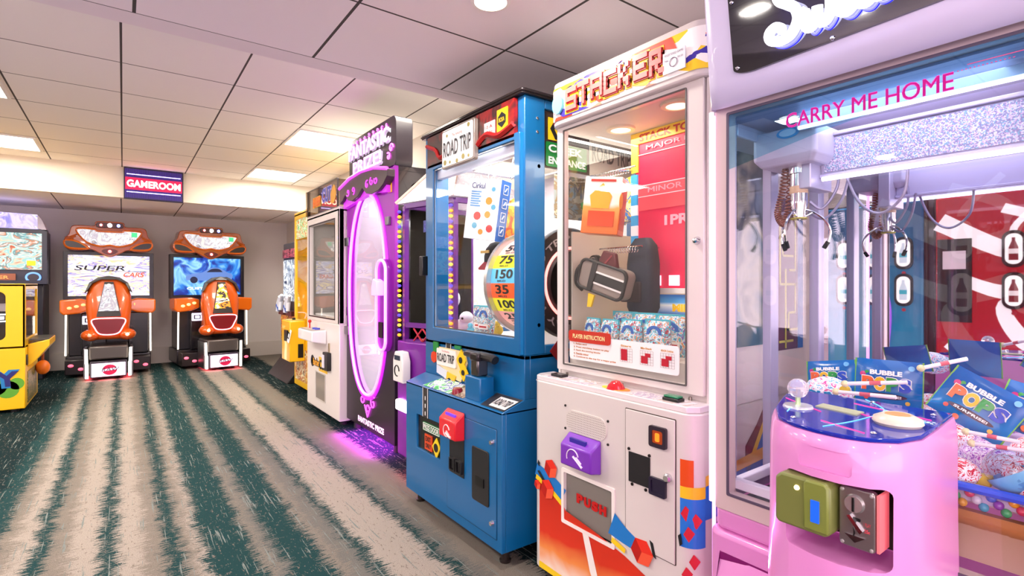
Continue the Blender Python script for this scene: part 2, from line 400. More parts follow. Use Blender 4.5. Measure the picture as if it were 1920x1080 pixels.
# ================================================================== FAR END: racing cabinets
SCRA = art('screen_bright', ['#e8dcb0', '#8a88d0', '#fff0a8', '#6a68c0', '#ffffff', '#a8b8f8', '#f8dc88', '#5d58b8'], 3.2, .75, stretch=(1, 1, 3), smooth=True)
SCRB = art('screen_blue', ['#0a2a90', '#1560d0', '#9fe0ff', '#2a8be8', '#0b3aa8', '#0a1c70'], 2.6, .9, smooth=True)
MARQ = art('marquee_race', ['#fff4e6', '#fdf6f0', '#c8b8c8', '#ffffff', '#8a8098', '#ffe0b8'], 7, .8, smooth=True)
POSTER = art('poster_race', ['#1a1a20', '#f08a20', '#24242c', '#ffd23a', '#f4f0ea', '#2a1c1c', '#c86a1a'], 6, .5, smooth=False)
def racer(x, y, rz, label, variant):
    t = thing('racing_cabinet', label, 'arcade machine', (x, y, 0), rz, 'racing cabinets')
    # local frame: seat back towards -y at y=0, screen at y=.85
    p = lambda: MB()
    b = p().box(-.46, .46, .55, 1.15, .05, .25).box(-.43, .43, .62, 1.1, .25, .85)
    b.box(-.21, .21, .1, .6, .06, .2)
    b.build('cabinet_base', mat('#17131a', .3, coat=.3), t, bevel=.01)
    p().box(-.30, -.03, .5, .62, .25, .82).box(.2, .43, .5, .62, .25, .82).build('side_tower', mat('#141118', .25, coat=.4), t, bevel=.015)
    fr = p(); fr.rframe(-.5, .5, .99, 1.645, .045, .80, .93).box(-.46, .46, .86, .92, 1.0, 1.64); s = fr.build('screen', mat('#15101c', .3), t, bevel=.004)
    if variant == 0:
        p().box(-.452, .452, .84, .859, 1.04, 1.6).build('picture', SCRA, s)
        p().text('SUPER', -.39, .17, 1.39, 1.46, .835, bold=.01, shear=.35).build('title', mat('#1a1622', .5), s)
        p().text('CARS', .14, .38, 1.30, 1.37, .835, bold=.03, shear=.25).build('title', mat('#e06048', .5, emit=.5), s)
        p().prism([(-.1, 1.385), (.42, 1.385), (.40, 1.378), (-.1, 1.378)], .832, .834).build('underline', mat('#2a2430', .5), s)
    else:
        p().box(-.452, .452, .84, .859, 1.04, 1.6).build('picture', SCRB, s)
        c = spline([(-.29, 1.26), (-.29, 1.32), (-.2, 1.36), (-.08, 1.38), (.03, 1.45), (.16, 1.45), (.27, 1.385), (.33, 1.36), (.34, 1.30), (.30, 1.25)], 5)
        cb = p().flat(c, .836); cb.build('car_shape', mat('#5f86c8', .4, emit=.4, ecol='#4a78d0'), s)
        p().flat(spline([(-.02, 1.385), (.05, 1.435), (.15, 1.435), (.2, 1.39)], 4), .834).build('car_window', mat('#0c1c50', .4), s)
        for cx in (-.19, .25): p().flat(circ(cx, 1.265, .05, 20), .834).build('car_wheel', mat('#0c1c50', .4), s)
        p().text('CUSTOMIZE', -.28, .2, 1.12, 1.155, .834, bold=.02).build('title', mat('#e8f4ff', .5, emit=1.5), s)
    # marquee: orange winged shell
    out = [(-.40, 1.93), (-.43, 1.84), (-.475, 1.78), (-.49, 1.72), (-.44, 1.655), (-.3, 1.645), (-.2, 1.66), (-.1, 1.61), (0, 1.575), (.1, 1.61), (.2, 1.66), (.3, 1.645), (.44, 1.655), (.49, 1.72), (.475, 1.78), (.43, 1.84), (.40, 1.93),
           (.30, 1.945), (.17, 1.945), (.16, 1.99), (.1, 2.005), (-.1, 2.005), (-.16, 1.99), (-.17, 1.945), (-.3, 1.945)]
    m = p().prism(spline(out, 3, True), .66, .9); hood = m.build('marquee_shell', mat('#a8480e', .25, coat=.7), t, bevel=.02, seg=3)
    inn = spline([(-.33, 1.905), (-.16, 1.9), (-.13, 1.88), (.13, 1.88), (.16, 1.9), (.33, 1.895), (.35, 1.86), (.25, 1.745), (.1, 1.70), (0, 1.715), (-.1, 1.70), (-.25, 1.745), (-.35, 1.86)], 3, True)
    p().prism(inn, .645, .67).build('marquee_panel', MARQ, hood)
    k = p(); k.prism([(.24, 1.88), (.305, 1.88), (.305, 1.825), (.24, 1.825)], .64, .644); k.build('sticker', mat('#48d890', .5, emit=.6), hood)
    k = p().text('SUPER', -.02, .22, 1.80, 1.85, .642, bold=.02, shear=.3).text('CARS', 0, .25, 1.745, 1.79, .642, bold=.03, shear=.3); k.build('lettering', mat('#fffaf4', .5, emit=1.5), hood)
    rim = p()
    rim.tube([(a, .645, b_) for a, b_ in inn], .011, 6, True); rim.build('marquee_rim', mat('#d8691a', .25, coat=.7), hood)
    for s_ in (-1, 1):
        ring = [(s_*.46, 1.76), (s_*.34, 1.745), (s_*.235, 1.68), (s_*.25, 1.665), (s_*.42, 1.67), (s_*.475, 1.71)]
        q = p().prism(spline(ring, 3, True), .64, .67); q.build('pod_recess', mat('#1c0d10', .3), hood)
        p().tube([(a, .645, b_) for a, b_ in spline(ring, 4, True)], .012, 6, True).build('pod_rim', mat('#d8691a', .25, coat=.7), hood)
        for j in range(3):
            p().tube([(s_*(.34+.02*j), .655, 1.84-.03*j), (s_*(.42+.01*j), .655, 1.80-.022*j), (s_*.47, .665, 1.79-.02*j)], .009, 6).build('fin', mat('#c05a14', .25, coat=.7), hood)
    pod = p().prism(rrect(-.15, .15, 1.925, 1.985, .028, 5), .63, .67).build('lamp_bar', mat('#3a1016', .3), hood, bevel=.004)
    for cx, mm, r in ((-.095, mat('#ffb0b0', .5, emit=8, ecol='#ff5a5a'), .016), (0, mat('#ffffff', .5, emit=14), .024), (.095, mat('#b0b8ff', .5, emit=10, ecol='#6070ff'), .019)):
        p().ball((cx, .625, 1.955), (r, .012, r), 12, 8).build('beacon', mm, pod)
    p().prism(spline([(-.09, 1.645), (0, 1.6), (.09, 1.645), (0, 1.675)], 4, True), .635, .67).build('lamp_bar', mat('#5a0c12', .3), hood)
    p().ball((0, .63, 1.64), (.02, .012, .018), 12, 8).build('beacon', mat('#ffc0c0', .5, emit=8, ecol='#ff4a4a'), hood)
    hood.scale.z = 1.13; hood.location.z = -1.575*.13
    # dash wings
    for s_ in (-1, 1):
        pts = [(s_*.51, .995), (s_*.51, .84), (s_*.47, .80), (s_*.3, .82), (s_*.2, .86), (s_*.2, .98), (s_*.3, 1.01)]
        wg = p().prism(pts if s_ < 0 else pts[::-1], .42, .8).build('dash_wing', mat('#c8600f', .22, coat=.7, emit=.15, ecol='#ff6a10'), t, bevel=.018, seg=3)
        for j in range(3 if s_ < 0 else 1):
            p().ball((s_*(.27+.07*j), .41, .93-.02*j), (.026 if s_ < 0 else .01, .012, .02), 10, 6).build('dash_button', mat('#ffd9a0', .4, emit=1.8 if variant else .7, ecol='#ffb060'), wg)
    tt = p().tube([(-.11+.0, .35, 1.0)]+[(.13*math.cos(a), .36, 1.03+.13*math.sin(a)) for a in [PI*2*i/20 for i in range(20)]][:0]+[(-.05, .4, 1.0)], .012, 6)
    tt = p().tube([(.13*math.cos(PI*2*i/24), .36, 1.03+.13*math.sin(PI*2*i/24)) for i in range(24)], .016, 8, True).box(-.13, .13, .355, .375, 1.015, 1.045)
    tt.build('steering_wheel', mat('#222222', .5), t)
    # card reader on the left tower
    rd = p().prism(rrect(-.285, -.15, .67, .78, .01), .485, .5).build('card_reader', mat('#efeaff', .4, emit=2, ecol='#dcd0ff'), t)
    p().prism(rrect(-.262, -.175, .695, .755, .005), .478, .485).build('reader_screen', mat('#2a2440', .4), rd)
    p().prism(rrect(-.245, -.19, .708, .742, .004), .472, .478).build('reader_screen', mat('#ffffff', .4, emit=2.5), rd)
    p().box(.24, .34, .49, .5, .86, .95).build('coin_plate', mat('#201c20', .4), t)
    # seat: shell lofted bottom to top
    def ring(z, hw, y0, y1, n=20): return [(hw*math.cos(2*PI*k/n), (y0+y1)/2+(y1-y0)/2*math.sin(2*PI*k/n), z) for k in range(n)]
    def sring(z, hw, y0, y1, n=24):
        out = []
        for k in range(n):
            a = 2*PI*k/n; cx, sy = math.cos(a), math.sin(a)
            out.append((hw*math.copysign(abs(cx)**.6, cx), (y0+y1)/2+(y1-y0)/2*math.copysign(abs(sy)**.6, sy), z))
        return out
    rings = [sring(.50, .2, .03, .42), sring(.54, .22, .0, .44), sring(.64, .215, -.01, .38), sring(.76, .225, .0, .34), sring(.92, .238, .03, .28), sring(1.05, .232, .06, .27), sring(1.16, .205, .09, .26), sring(1.24, .155, .11, .25), sring(1.28, .12, .12, .24), sring(1.295, .08, .14, .22)]
    shell = p().loft(rings).build('seat_shell', ORG, t, smooth=60)
    for s_ in (-1, 1):
        pd = p().ball((s_*.185, .07, .555), (.10, .13, .075), 16, 10).build('rear_pod', ORG, shell)
        p().ball((s_*.19, -.055, .56), (.022, .02, .022), 10, 6).build('tail_lamp', mat('#ffd0b8', .4, emit=(9 if s_ > 0 or variant else .3), ecol='#ff6040'), pd)
    q = p(); q.loft([[(x_, y_, z_) for x_, y_, z_ in ((-.245, .07, 1.09), (-.20, .09, 1.22), (-.11, .10, 1.29), (0, .10, 1.31), (.11, .10, 1.29), (.20, .09, 1.22), (.245, .07, 1.09), (.215, .06, 1.12), (.17, .07, 1.21), (.08, .075, 1.262), (-.08, .075, 1.262), (-.17, .07, 1.21), (-.215, .06, 1.12))],
                     [(x_*.97, y_+.1, z_) for x_, y_, z_ in ((-.245, .07, 1.09), (-.20, .09, 1.22), (-.11, .10, 1.29), (0, .10, 1.31), (.11, .10, 1.29), (.20, .09, 1.22), (.245, .07, 1.09), (.215, .06, 1.12), (.17, .07, 1.21), (.08, .075, 1.262), (-.08, .075, 1.262), (-.17, .07, 1.21), (-.215, .06, 1.12))]])
    q.build('headrest_trim', mat('#3c3a3c', .35), shell, smooth=0)
    P3 = lambda x_, z_: (x_, -.012+.1*max(0, (z_-.78)/.5) - .004, z_)
    def slab(pts, m, name, dy=0):
        f = [P3(a, b_) for a, b_ in pts]; g = [(a, b_+.05, c) for a, b_, c in f]
        f = [(a, b_+dy, c) for a, b_, c in f]
        return p().loft([f, g]).build(name, m, shell, smooth=0)
    slab([(-.125, .79), (.125, .79), (.045, 1.23), (-.045, 1.23)], mat('#1c1416', .4), 'poster_back', -.010)
    slab([(-.105, .86), (.105, .86), (.045, 1.20), (-.045, 1.20)], POSTER if variant else MARQ, 'back_poster', -.014)
    p().ball((0, .06, 1.18), (.028, .02, .028), 12, 8).build('badge', mat('#fff0e0', .4, emit=.6), shell)
    trap = [(-.17, .755), (.17, .755), (.14, .65), (.08, .57), (-.08, .57), (-.14, .65)]
    slab(trap, mat('#4a0a14', .3, emit=.1, ecol='#ff1030'), 'vent_panel', -.008)
    p().tube([(a, -.032, b_) for a, b_ in spline([(-.165, .755), (0, .77), (.165, .755), (.14, .65), (.08, .57), (-.08, .57), (-.14, .65)], 5, True)], .007, 6, True).build('neon_rim', mat('#ffc0c8', .5, emit=4, ecol='#ff8090'), shell)
    bs = p().box(-.2, .2, -.03, .5, .25, .42).build('seat_plinth', mat('#57514f', .35, .4), t, bevel=.02)
    p().box(-.185, .185, -.07, .35, .03, .235).build('rear_box', mat('#2a2130', .3), t, bevel=.01)
    lp = p().box(-.17, .17, -.085, -.07, .045, .21).build('logo_panel', mat('#f6e6fa', .5, emit=1.1, ecol='#f4dcfa'), t)
    p().flat(circ(.01, .125, .075, 24, .066), -.088).build('logo_disc', mat('#c01048', .5, emit=.3), lp)
    p().prism([(-.085, .105), (.115, .13), (.115, .155), (-.085, .13)], -.0895, -.0885).build('logo_band', mat('#f0dcf4', .5, emit=.6), lp)
    p().text('RAW', -.07, .10, .105, .15, -.0915, bold=.0, shear=.2, rise=.01).build('logo_lettering', mat('#2a1030', .5), lp)
    for s_ in (-1, 1):
        p().tube([(s_*.215, -.065, .03), (s_*.215, -.065, .2), (s_*.22, -.05, .22), (s_*.225, -.04, .39)], .016, 8).build('light_strip', mat('#fffaf0', .5, emit=3.5, ecol='#fff2e0'), t)
        p().box(s_*.235-.015, s_*.235+.015, -.05, .3, .03, .4).build('side_rail', STEEL, t, bevel=.004)
        p().tube([(s_*.455, .5, .27), (s_*.45, .5, .8)], .01, 6).build('light_strip', mat('#fffaf0', .5, emit=2.2, ecol='#fff2e0'), t)
        sk = p().box(s_*.34-.11, s_*.34+.11, .3, .7, .04, .23).build('side_skirt', mat('#1d1216', .3, coat=.3), t, bevel=.01)
        for j in range(2): p().ball((s_*.34-.05+.1*j, .295, .16-.05*j), (.03, .01, .02), 10, 6).build('side_lamp', mat('#ff90a0', .4, emit=1.6, ecol='#ff4868'), sk)
    for x_ in (-.13, .13): p().lathe([(.02, -.015), (.02, .015)], (x_, .0, .02), 'x', 12).build('caster', mat('#401018', .4), t)
    area('underglow', (0, .12, .035), .42, .5, 5, (1, .05, .1), (0, 0, 0), t)
    return t
racer(-.145, 8.4, 0, 'left orange racing cabinet, bright white and yellow title screen', 0)
racer(1.135, 8.4, math.radians(6), 'right orange racing cabinet with a blue screen showing a car', 1)

# big-screen fishing cabinet at the far left
t = thing('video_cabinet', 'dark cabinet with a large river-scene screen behind the left yellow machine', 'arcade machine', (-1.55, 8.7, 0))
MB().box(-.8, .74, .15, .8, 0, 1.2).build('cabinet_base', mat('#1a1a28', .4), t, bevel=.01)
s = MB().rframe(-.8, .79, 1.2, 1.88, .05, 0, .15).box(-.78, .77, .06, .6, 1.2, 1.87).build('screen', mat('#1c1e34', .35), t, bevel=.004)
MB().box(-.75, .745, .03, .06, 1.38, 1.83).build('picture', art('screen_river', ['#c84a20', '#f0d8b8', '#8fd8d8', '#f6f0e4', '#38a0a8', '#d87838', '#f8fbf8', '#1a4858'], 5.5, .9, smooth=True, stretch=(1, 1, 1.6)), s)
MB().box(.6, .68, .02, .03, 1.43, 1.49).build('sticker', mat('#f0c818', .5, emit=.4), s)
pl = MB().prism(rrect(-.1, .5, 1.24, 1.33, .01), .02, .04).build('name_plate', mat('#8a4a30', .4, emit=.15), s)
MB().text('LAKE MASTER', -.06, .44, 1.265, 1.305, .016, bold=.02).build('lettering', mat('#f08848', .5, emit=.8), pl)
MB().tube([(.66+.065*math.cos(2*PI*i/28), .015, 1.285+.055*math.sin(2*PI*i/28)) for i in range(28)], .011, 6, True).build('ring_badge', mat('#6a9ae8', .3, emit=.8), s)
MB().prism(circ(.66, 1.285, .055, 20, .046), .018, .022).build('badge_face', mat('#2a2430', .3), s)
h = MB().prism([(-.8, 1.89), (.70, 1.89), (.70, 2.06), (-.8, 2.1)], .0, .3).build('marquee', art('marquee_lav', ['#8a80e0', '#d8c8f8', '#b0a0f0', '#f0e4ff', '#7a68c8'], 5, 1.1, smooth=True), t)
MB().prism([(.70, 1.89), (.79, 1.86), (.74, 2.0), (.70, 2.06)], .0, .3).build('marquee_end', mat('#c4bcd0', .4), t)

# yellow crane at the left, its side turned to us, front facing the aisle (+X)
t = thing('claw_machine', 'yellow claw machine cut off by the left edge, blue and green logo', 'claw machine', (-1.15, 7.15, 0))
# local: +x is the aisle face at x=.41 ; side facing camera at y=-.45
b = MB()
b.box(-.41, .41, -.45, .45, .03, .6)
body = b.build('cabinet_base', YEL, t, bevel=.008)
up = MB().frame([(-.41+.82*q_[0], .6+.6*q_[1]) for q_ in rrect(0, 1, 0, 1, .01, 6)], rrect(-.33, .275, .68, 1.13, .05, 6), -.45, -.43).rframe(-.41, .41, .6, 1.2, .05, .43, .45)
up.rframe(-.45, .45, .6, 1.2, (.06, .06, .08, .05), .39, .41, 'x').box(-.41, .41, -.45, .45, 1.18, 1.205).box(-.41, .41, -.45, .45, .6, .62)
up.build('window_frame', YEL, t, bevel=.003)
MB().box(-.34, .34, -.44, -.436, .64, 1.15).box(.398, .402, -.4, .4, .66, 1.16).build('glass_pane', GL, t)
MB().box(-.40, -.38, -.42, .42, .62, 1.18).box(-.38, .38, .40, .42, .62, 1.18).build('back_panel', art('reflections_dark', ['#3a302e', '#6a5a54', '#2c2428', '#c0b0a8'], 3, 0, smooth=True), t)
MB().prism([(.41, .52), (.41, .62), (.57, .66), (.57, .60), (.47, .46), (.41, .40)][::-1], -.30, .25).build('control_shelf', YEL, t, bevel=.006)
MB().box(.42, .565, -.28, .23, .655, .668).build('control_plate', mat('#5a5850', .3, .5), t)
MB().box(.408, .416, -.32, .32, .06, .36).build('prize_door', art('leaf_print', ['#7a6a30', '#3a5a28', '#a08a50', '#5a3a20'], 14), t)
MB().prism(rrect(-.4, -.34, .43, .53, .02), .41, .42, 'x').build('door_handle', DARK, t)
lg = MB()
for cx, cz, r in ((.20, .26, .09), (.29, .22, .08), (.35, .27, .055), (.09, .24, .1), (-.05, .25, .09)): lg.flat(circ(cx, cz, r, 18), -.4515)
lg.build('logo_leaves', mat('#5aa02a', .4), t)
lg = MB()
lg.text('HAPPY', -.34, .39, .235, .405, -.4545, bold=.09, shear=-.1)
lg.build('logo_outline', mat('#1a7ab8', .4), t)
MB().text('HAPPY', -.33, .38, .25, .39, -.457, bold=.035, shear=-.1).build('logo_lettering', mat('#20206a', .4), t)
for sx in (-.33, .33):
    for sy in (-.38, .38): MB().lathe([(.03, 0), (.03, .035)], (sx, sy, 0), 'z', 12).build('foot', RUBBER, t)
s = MB().prism(rrect(-.30, .2, .85, 1.0, .008), .375, .385).build('reader_glow', mat('#eaf0ff', .4, emit=.0), t)
rd = thing('card_reader', 'white-lit card reader seen inside the left yellow claw machine', 'card reader', (-.98, 7.2, .0))
MB().prism(rrect(-.11, .11, .8, .93, .01), 0, .05).build('case', mat('#22242c', .4), rd)
MB().rframe(-.085, .085, .825, .905, .012, -.004, 0).box(-.03, .03, -.004, 0, .85, .88).build('lit_frame', mat('#f4f8ff', .5, emit=3), rd)
MB().box(-.05, .05, .01, .06, .625, .80).build('stand', mat('#2a2420', .6), rd)
t = thing('toy_ball', 'orange round toy hanging below the shelf of the left yellow machine', 'ball', (-.676, 7.35, .33))
MB().ball((0, 0, 0), (.06, .06, .075), 18, 12).build('body', mat('#f0781a', .4), t)
MB().tube([(0, 0, .07), (0, 0, .16), (-.05, -.02, .25)], .012, 8).build('strap', mat('#8a3a10', .5), t)

# ================================================================== RIGHT ROW, far part
# gun game against the wall
t = thing('video_cabinet', 'narrow dark light-gun cabinet between back wall and far yellow machine', 'arcade machine', (1.72, 7.15, 0), R90)
MB().box(-.5, .5, .05, .55, .1, 1.75).build('cabinet_body', mat('#1b1a22', .4), t, bevel=.01)
MB().prism([(-.15, .0), (.5, .0), (.5, .35), (.1, .38), (0, .2)], -.5, .5, 'x').build('floor_stand', mat('#17171a', .5), t, bevel=.01)
for x_ in (-.42, -.02):
    s = MB().box(x_, x_+.36, .03, .05, .98, 1.52).build('screen_half', art('screen_icy', ['#8aa4b8', '#d8e4ea', '#38506a', '#f0f6fa', '#1c2c40'], 5, .55, smooth=True), t)
    MB().box(x_, x_+.36, .02, .05, 1.55, 1.66).build('title_strip', art('marquee_maroon', ['#5a0f20', '#1a0c14', '#c8506a', '#2a1018'], 20, .3), t)
    MB().box(x_, x_+.36, .0, .05, .45, .80).build('front_art', art('front_gun', ['#1c1014', '#c03a20', '#e8b030', '#2a1a3a', '#6a1020'], 16, .2), t)
    MB().box(x_+.04, x_+.3, -.04, .05, .8, .86).build('gun_tray', mat('#4a1820', .4), t)
    g = MB().tube([(x_+.1, -.06, .84), (x_+.12, -.05, .96), (x_+.2, -.06, 1.04)], [.03, .035, .022], 8).tube([(x_+.22, -.06, .86), (x_+.2, -.05, .98), (x_+.3, -.06, 1.06)], [.025, .03, .02], 8)
    g.build('toy_gun', mat('#dfe6f4', .35), t)
    MB().tube([(x_+.06, -.07, .86), (x_+.12, -.08, .93), (x_+.14, -.06, .85)], .014, 6).build('gun_grip', mat('#2858b8', .4), t)

# far yellow machine
t = thing('claw_machine', 'tall narrow yellow prize machine left of the white claw machine', 'claw machine', (1.6, 6.1, 0), R90)
MB().box(-.3, .27, 0, .6, .05, .62).build('cabinet_base', YEL, t, bevel=.006)
MB().rframe(-.3, .27, .62, 2.0, (.05, .05, .04, .06), 0, .03, r=.01).box(-.3, -.27, .03, .6, .62, 2.0).box(-.3, .27, .57, .6, .62, 2.0).box(-.3, .27, .0, .6, 1.98, 2.02).rframe(0, .6, .62, 2.0, .05, .24, .27, 'x').build('window_frame', YEL, t, bevel=.004)
MB().box(-.26, .23, .012, .016, .66, 1.7).box(.252, .256, .05, .55, .66, 1.94).build('glass_pane', GL, t)
MB().box(-.25, .22, .008, .03, 1.72, 1.95).build('header_panel', art('header_tropic', ['#e8d040', '#38a850', '#d8f0d0', '#e07830', '#58c880', '#f4f0d0'], 14, .25), t)
MB().box(-.2, .2, .3, .32, .66, 1.7).build('back_art', art('back_mixed', ['#e8d8c0', '#d8a048', '#706050', '#f0ece4', '#b04830'], 8), t)
MB().box(-.24, .22, -.004, .0, .12, .48).build('lower_art', art('lower_pirate', ['#d8c070', '#b86020', '#e8e0b8', '#5a3a20'], 12), t)
c = MB().box(-.2, .15, -.16, 0, .36, .80).build('control_box', YEL, t, bevel=.008)
MB().box(-.17, .13, -.15, -.01, .8, .808).build('control_plate', mat('#b8a850', .3), c)
MB().box(.0, .03, -.10, -.07, .808, .83).build('push_button', mat('#202020', .4), c)
rd = MB().box(-.04, .09, -.175, -.16, .58, .70).build('card_reader', BLACK, c)
MB().box(.151, .153, -.075, -.02, .4, .55).build('coin_slot', BLACK, c)
q = thing('notice_card', 'white card with a square code frame tilted on the far yellow machine', 'notice', (1.43, 6.0, .58), R90, rot=(math.radians(-8), math.radians(14), R90))
MB().box(-.05, .06, -.004, .0, 0, .14).build('card', mat('#f4f2f4', .5, emit=.15), q)
MB().rframe(-.03, .04, .035, .105, .014, -.006, -.0045).build('printed_frame', TXTB, q)
for sx in (-.25, .2):
    for sy in (.06, .5): MB().lathe([(.028, 0), (.028, .05)], (sx, sy, 0), 'z', 12).build('foot', RUBBER, t)

# white claw machine
t = thing('claw_machine', 'plain white claw machine with a clear printed topper panel', 'claw machine', (1.46, 4.87, 0), R90); t.scale.x = .92
WB = mat('#e4ddd8', .35, coat=.2)
MB().box(-.53, .51, 0, .75, .04, .86).build('cabinet_base', WB, t, bevel=.008)
MB().rframe(-.53, .51, .86, 1.84, (.08, .13, .04, .08), 0, .04, r=.01).box(-.53, .51, .0, .75, 1.82, 1.86).box(-.53, -.49, .04, .06, .86, 1.82).box(-.53, .51, .71, .75, .86, 1.82).rframe(.0, .75, .86, 1.84, .06, .47, .51, 'x').build('window_frame', WB, t, bevel=.006)
MB().box(-.45, .38, .02, .024, .9, 1.76).box(.488, .492, .06, .69, .92, 1.78).build('glass_pane', glass('clear_glass'), t)
MB().rframe(-.46, .39, .89, 1.77, .012, -.003, .0).build('window_seal', DARK, t)
MB().box(-.47, .47, .62, .64, .88, 1.8).box(-.50, -.48, .05, .7, .88, 1.8).build('inner_wall', mat('#aaa7a0', .5), t)
gt = MB().box(-.02, .04, .3, .34, 1.0, 1.76).box(-.45, .45, .28, .33, 1.72, 1.76).build('gantry', mat('#8f8c88', .35, .5), t)
MB().box(-.08, .1, .24, .38, 1.60, 1.72).tube([(.3, .1, 1.0), (.3, .1, 1.72)], .012).build('trolley', mat('#c8c4c0', .4), gt)
pr = thing('plush_toy', 'dark soft toy lying low inside the white claw machine', 'toy', (1.62, 4.7, .92), R90)
MB().ball((0, 0, .035), (.14, .08, .035), 14, 8).ball((.13, 0, .05), (.06, .05, .045), 12, 8).build('body', mat('#2a2440', .7), pr)
MB().box(-.46, .46, .06, .6, .90, .918).build('prize_floor', INT, t)
MB().box(-.505, -.49, -.02, .3, 1.86, 2.1).box(-.5, .45, .0, .008, 1.86, 2.1).box(.44, .45, .0, .3, 1.86, 2.1).build('topper_panel', glass('tinted_panel', '#c8c0b8', 2.5), t)
tp = MB()
MB().rframe(-.51, .455, 1.855, 2.105, .006, -.004, .012).build('topper_frame', mat('#5c5650', .4), t)
for (x0, x1, z0, z1, c_, tx) in ((-.3, -.03, 1.92, 2.02, '#e86a10', 'BARBER'), (.0, .3, 1.93, 2.07, '#3a48b0', 'CUT')):
    MB().text(tx, x0, x1, z0, z1, -.004, bold=.09).build('topper_print', mat('#f0c030', .5) if 'e8' in c_ else mat('#c8b8f0', .5), t)
    MB().text(tx, x0+.006, x1-.006, z0+.006, z1-.006, -.007, bold=.03).build('topper_print', mat(c_, .5), t)
MB().prism(spline([(.24, 1.95), (.34, 1.9), (.42, 1.97), (.36, 2.06)], 4, True), -.003, -.001).build('topper_print', mat('#e0a030', .5), t)
c = MB().prism([(-.13, .69), (0, .66), (0, .79), (-.13, .785)][::-1], -.35, .14, 'x').build('control_shelf', mat('#f2eef0', .3, coat=.3), t, bevel=.012, seg=3)
MB().box(-.32, .11, -.12, -.01, .788, .793).build('control_plate', mat('#b8aca4', .3), c)
MB().tube([(-.2, -.06, .79), (-.2, -.06, .85)], .006).ball((-.2, -.06, .855), .016, 10, 6).build('joystick', RED, c)
MB().lathe([(.001, .81), (.022, .808), (.024, .79)], (-.02, -.06, 0), 'z', 14).build('push_button', mat('#3848c0', .3), c)
MB().lathe([(.001, .81), (.022, .808), (.024, .79)], (.06, -.06, 0), 'z', 14).build('push_button', mat('#3848c0', .3), c)
MB().prism(rrect(.20, .24, .58, .68, .008), -.006, 0).build('coin_slot', mat('#b8a888', .3, .6), t)
rd = MB().prism(rrect(.13, .28, .44, .60, .012), -.035, 0).build('card_reader', BLACK, t, bevel=.005)
MB().prism(rrect(.125, .19, .46, .575, .006), -.040, -.035).build('reader_screen', mat('#e8e4f0', .3), rd)
MB().lathe([(.03, 0), (.03, -.003), (.055, -.003), (.055, 0)], (-.33, 0, .47), 'y', 14).build('logo_gear', TXTB, t)
MB().text('Barber', -.30, -.06, .43, .51, -.004, bold=.08).build('logo_outline', TXTB, t)
MB().text('Barber', -.29, -.07, .437, .503, -.007, bold=.03).build('logo_lettering', mat('#f0a830', .4), t)
MB().box(-.1, .16, -.004, 0, .40, .53).build('logo_plate', mat('#e8b830', .4), t)
MB().text('CUT', -.08, .14, .42, .51, -.007, bold=.04, shear=.1).build('logo_lettering', TXTB, t)
MB().rframe(-.21, .11, .13, .39, .01, -.006, .002).build('prize_door_frame', mat('#c8c2bc', .3), t)
d = MB().box(-.2, .1, -.003, .0, .14, .38).build('prize_door', mat('#a09890', .12, .4), t)
for sx in (-.45, .43):
    for sy in (.06, .65): MB().lathe([(.028, 0), (.028, .04)], (sx, sy, 0), 'z', 12).build('foot', RUBBER, t)
area('crane_lamp', (1.8, 4.85, 1.79), .3, .5, 2.5, (1, .95, .85))

# ================================================================== FANTASTIC PRIZE (black and purple)
t = thing('prize_machine', 'black and purple prize machine with glowing oval window and tall black sign', 'claw machine', (1.52, 3.9, 0), R90)
BK = mat('#120e14', .25, coat=.3); PGL = mat('#8a0f98', .35, emit=.35, ecol='#c018d8')
# local x -.49 (far) .. .48 (near); y 0 front .. .72
oc = (-.03, 1.12)
def oval(hx_, hz, n=48): return [(oc[0]+hx_*math.copysign(abs(math.cos(2*PI*k/n))**.92, math.cos(2*PI*k/n)), oc[1]+hz*math.copysign(abs(math.sin(2*PI*k/n))**.92, math.sin(2*PI*k/n))) for k in range(n)]
def rect_like(x0, x1, z0, z1, n=48):
    out = []
    for k in range(n):
        a = 2*PI*k/n; c_, s_ = math.cos(a), math.sin(a); q = max(abs(c_), abs(s_)); out.append(((x0+x1)/2+(x1-x0)/2*c_/q, (z0+z1)/2+(z1-z0)/2*s_/q))
    return out
MB().frame(rect_like(-.49, .48, .07, 2.04), oval(.39, .79), 0, .03).build('front_door', ramp_mat('door_glow_fade', 'Z', [(0, '#1a1018'), (.33, '#1c1020'), (.5, '#5a0c66'), (.75, '#8c1098'), (1, '#7a0c86')], emit=.38, lo=.1, hi=2.0), t, bevel=.003)  # purple glow near the top painted into the door's colour and emission
MB().box(-.49, -.46, .03, .72, .07, 2.04).box(-.46, .48, .69, .72, .07, 2.04).box(-.46, .48, .03, .69, 2.0, 2.04).box(-.46, .48, .03, .69, .07, .26).build('cabinet_body', BK, t, bevel=.004)
MB().frame(rect_like(.03, .72, .26, 2.0), [(y_, z_) for y_, z_ in rrect(.12, .66, .78, 1.93, .06, 12)][24:]+[(y_, z_) for y_, z_ in rrect(.12, .66, .78, 1.93, .06, 12)][:24], .45, .48, 'x').build('side_panel', BK, t)
MB().prism(rrect(.1, .68, .76, 1.95, .05), .462, .466, 'x').build('side_glass', GL, t)
MB().prism(oval(.40, .80), .012, .016).build('front_glass', GL, t)
MB().tube([(x_, -.008, z_) for x_, z_ in oval(.375, .775)], .011, 8, True).build('neon_oval', mat('#ffb0ff', .4, emit=3.2, ecol='#e850ff'), t)
MB().tube([(x_, .004, z_) for x_, z_ in oval(.402, .802)], .018, 8, True).build('oval_trim', mat('#a020c0', .3, emit=.8, ecol='#c020e0'), t)
MB().box(-.46, .45, .62, .68, .27, 2.0).build('back_wall', art('grid_white', ['#f4f2f6', '#e4e2ee', '#fafafa'], 12, .05), t)
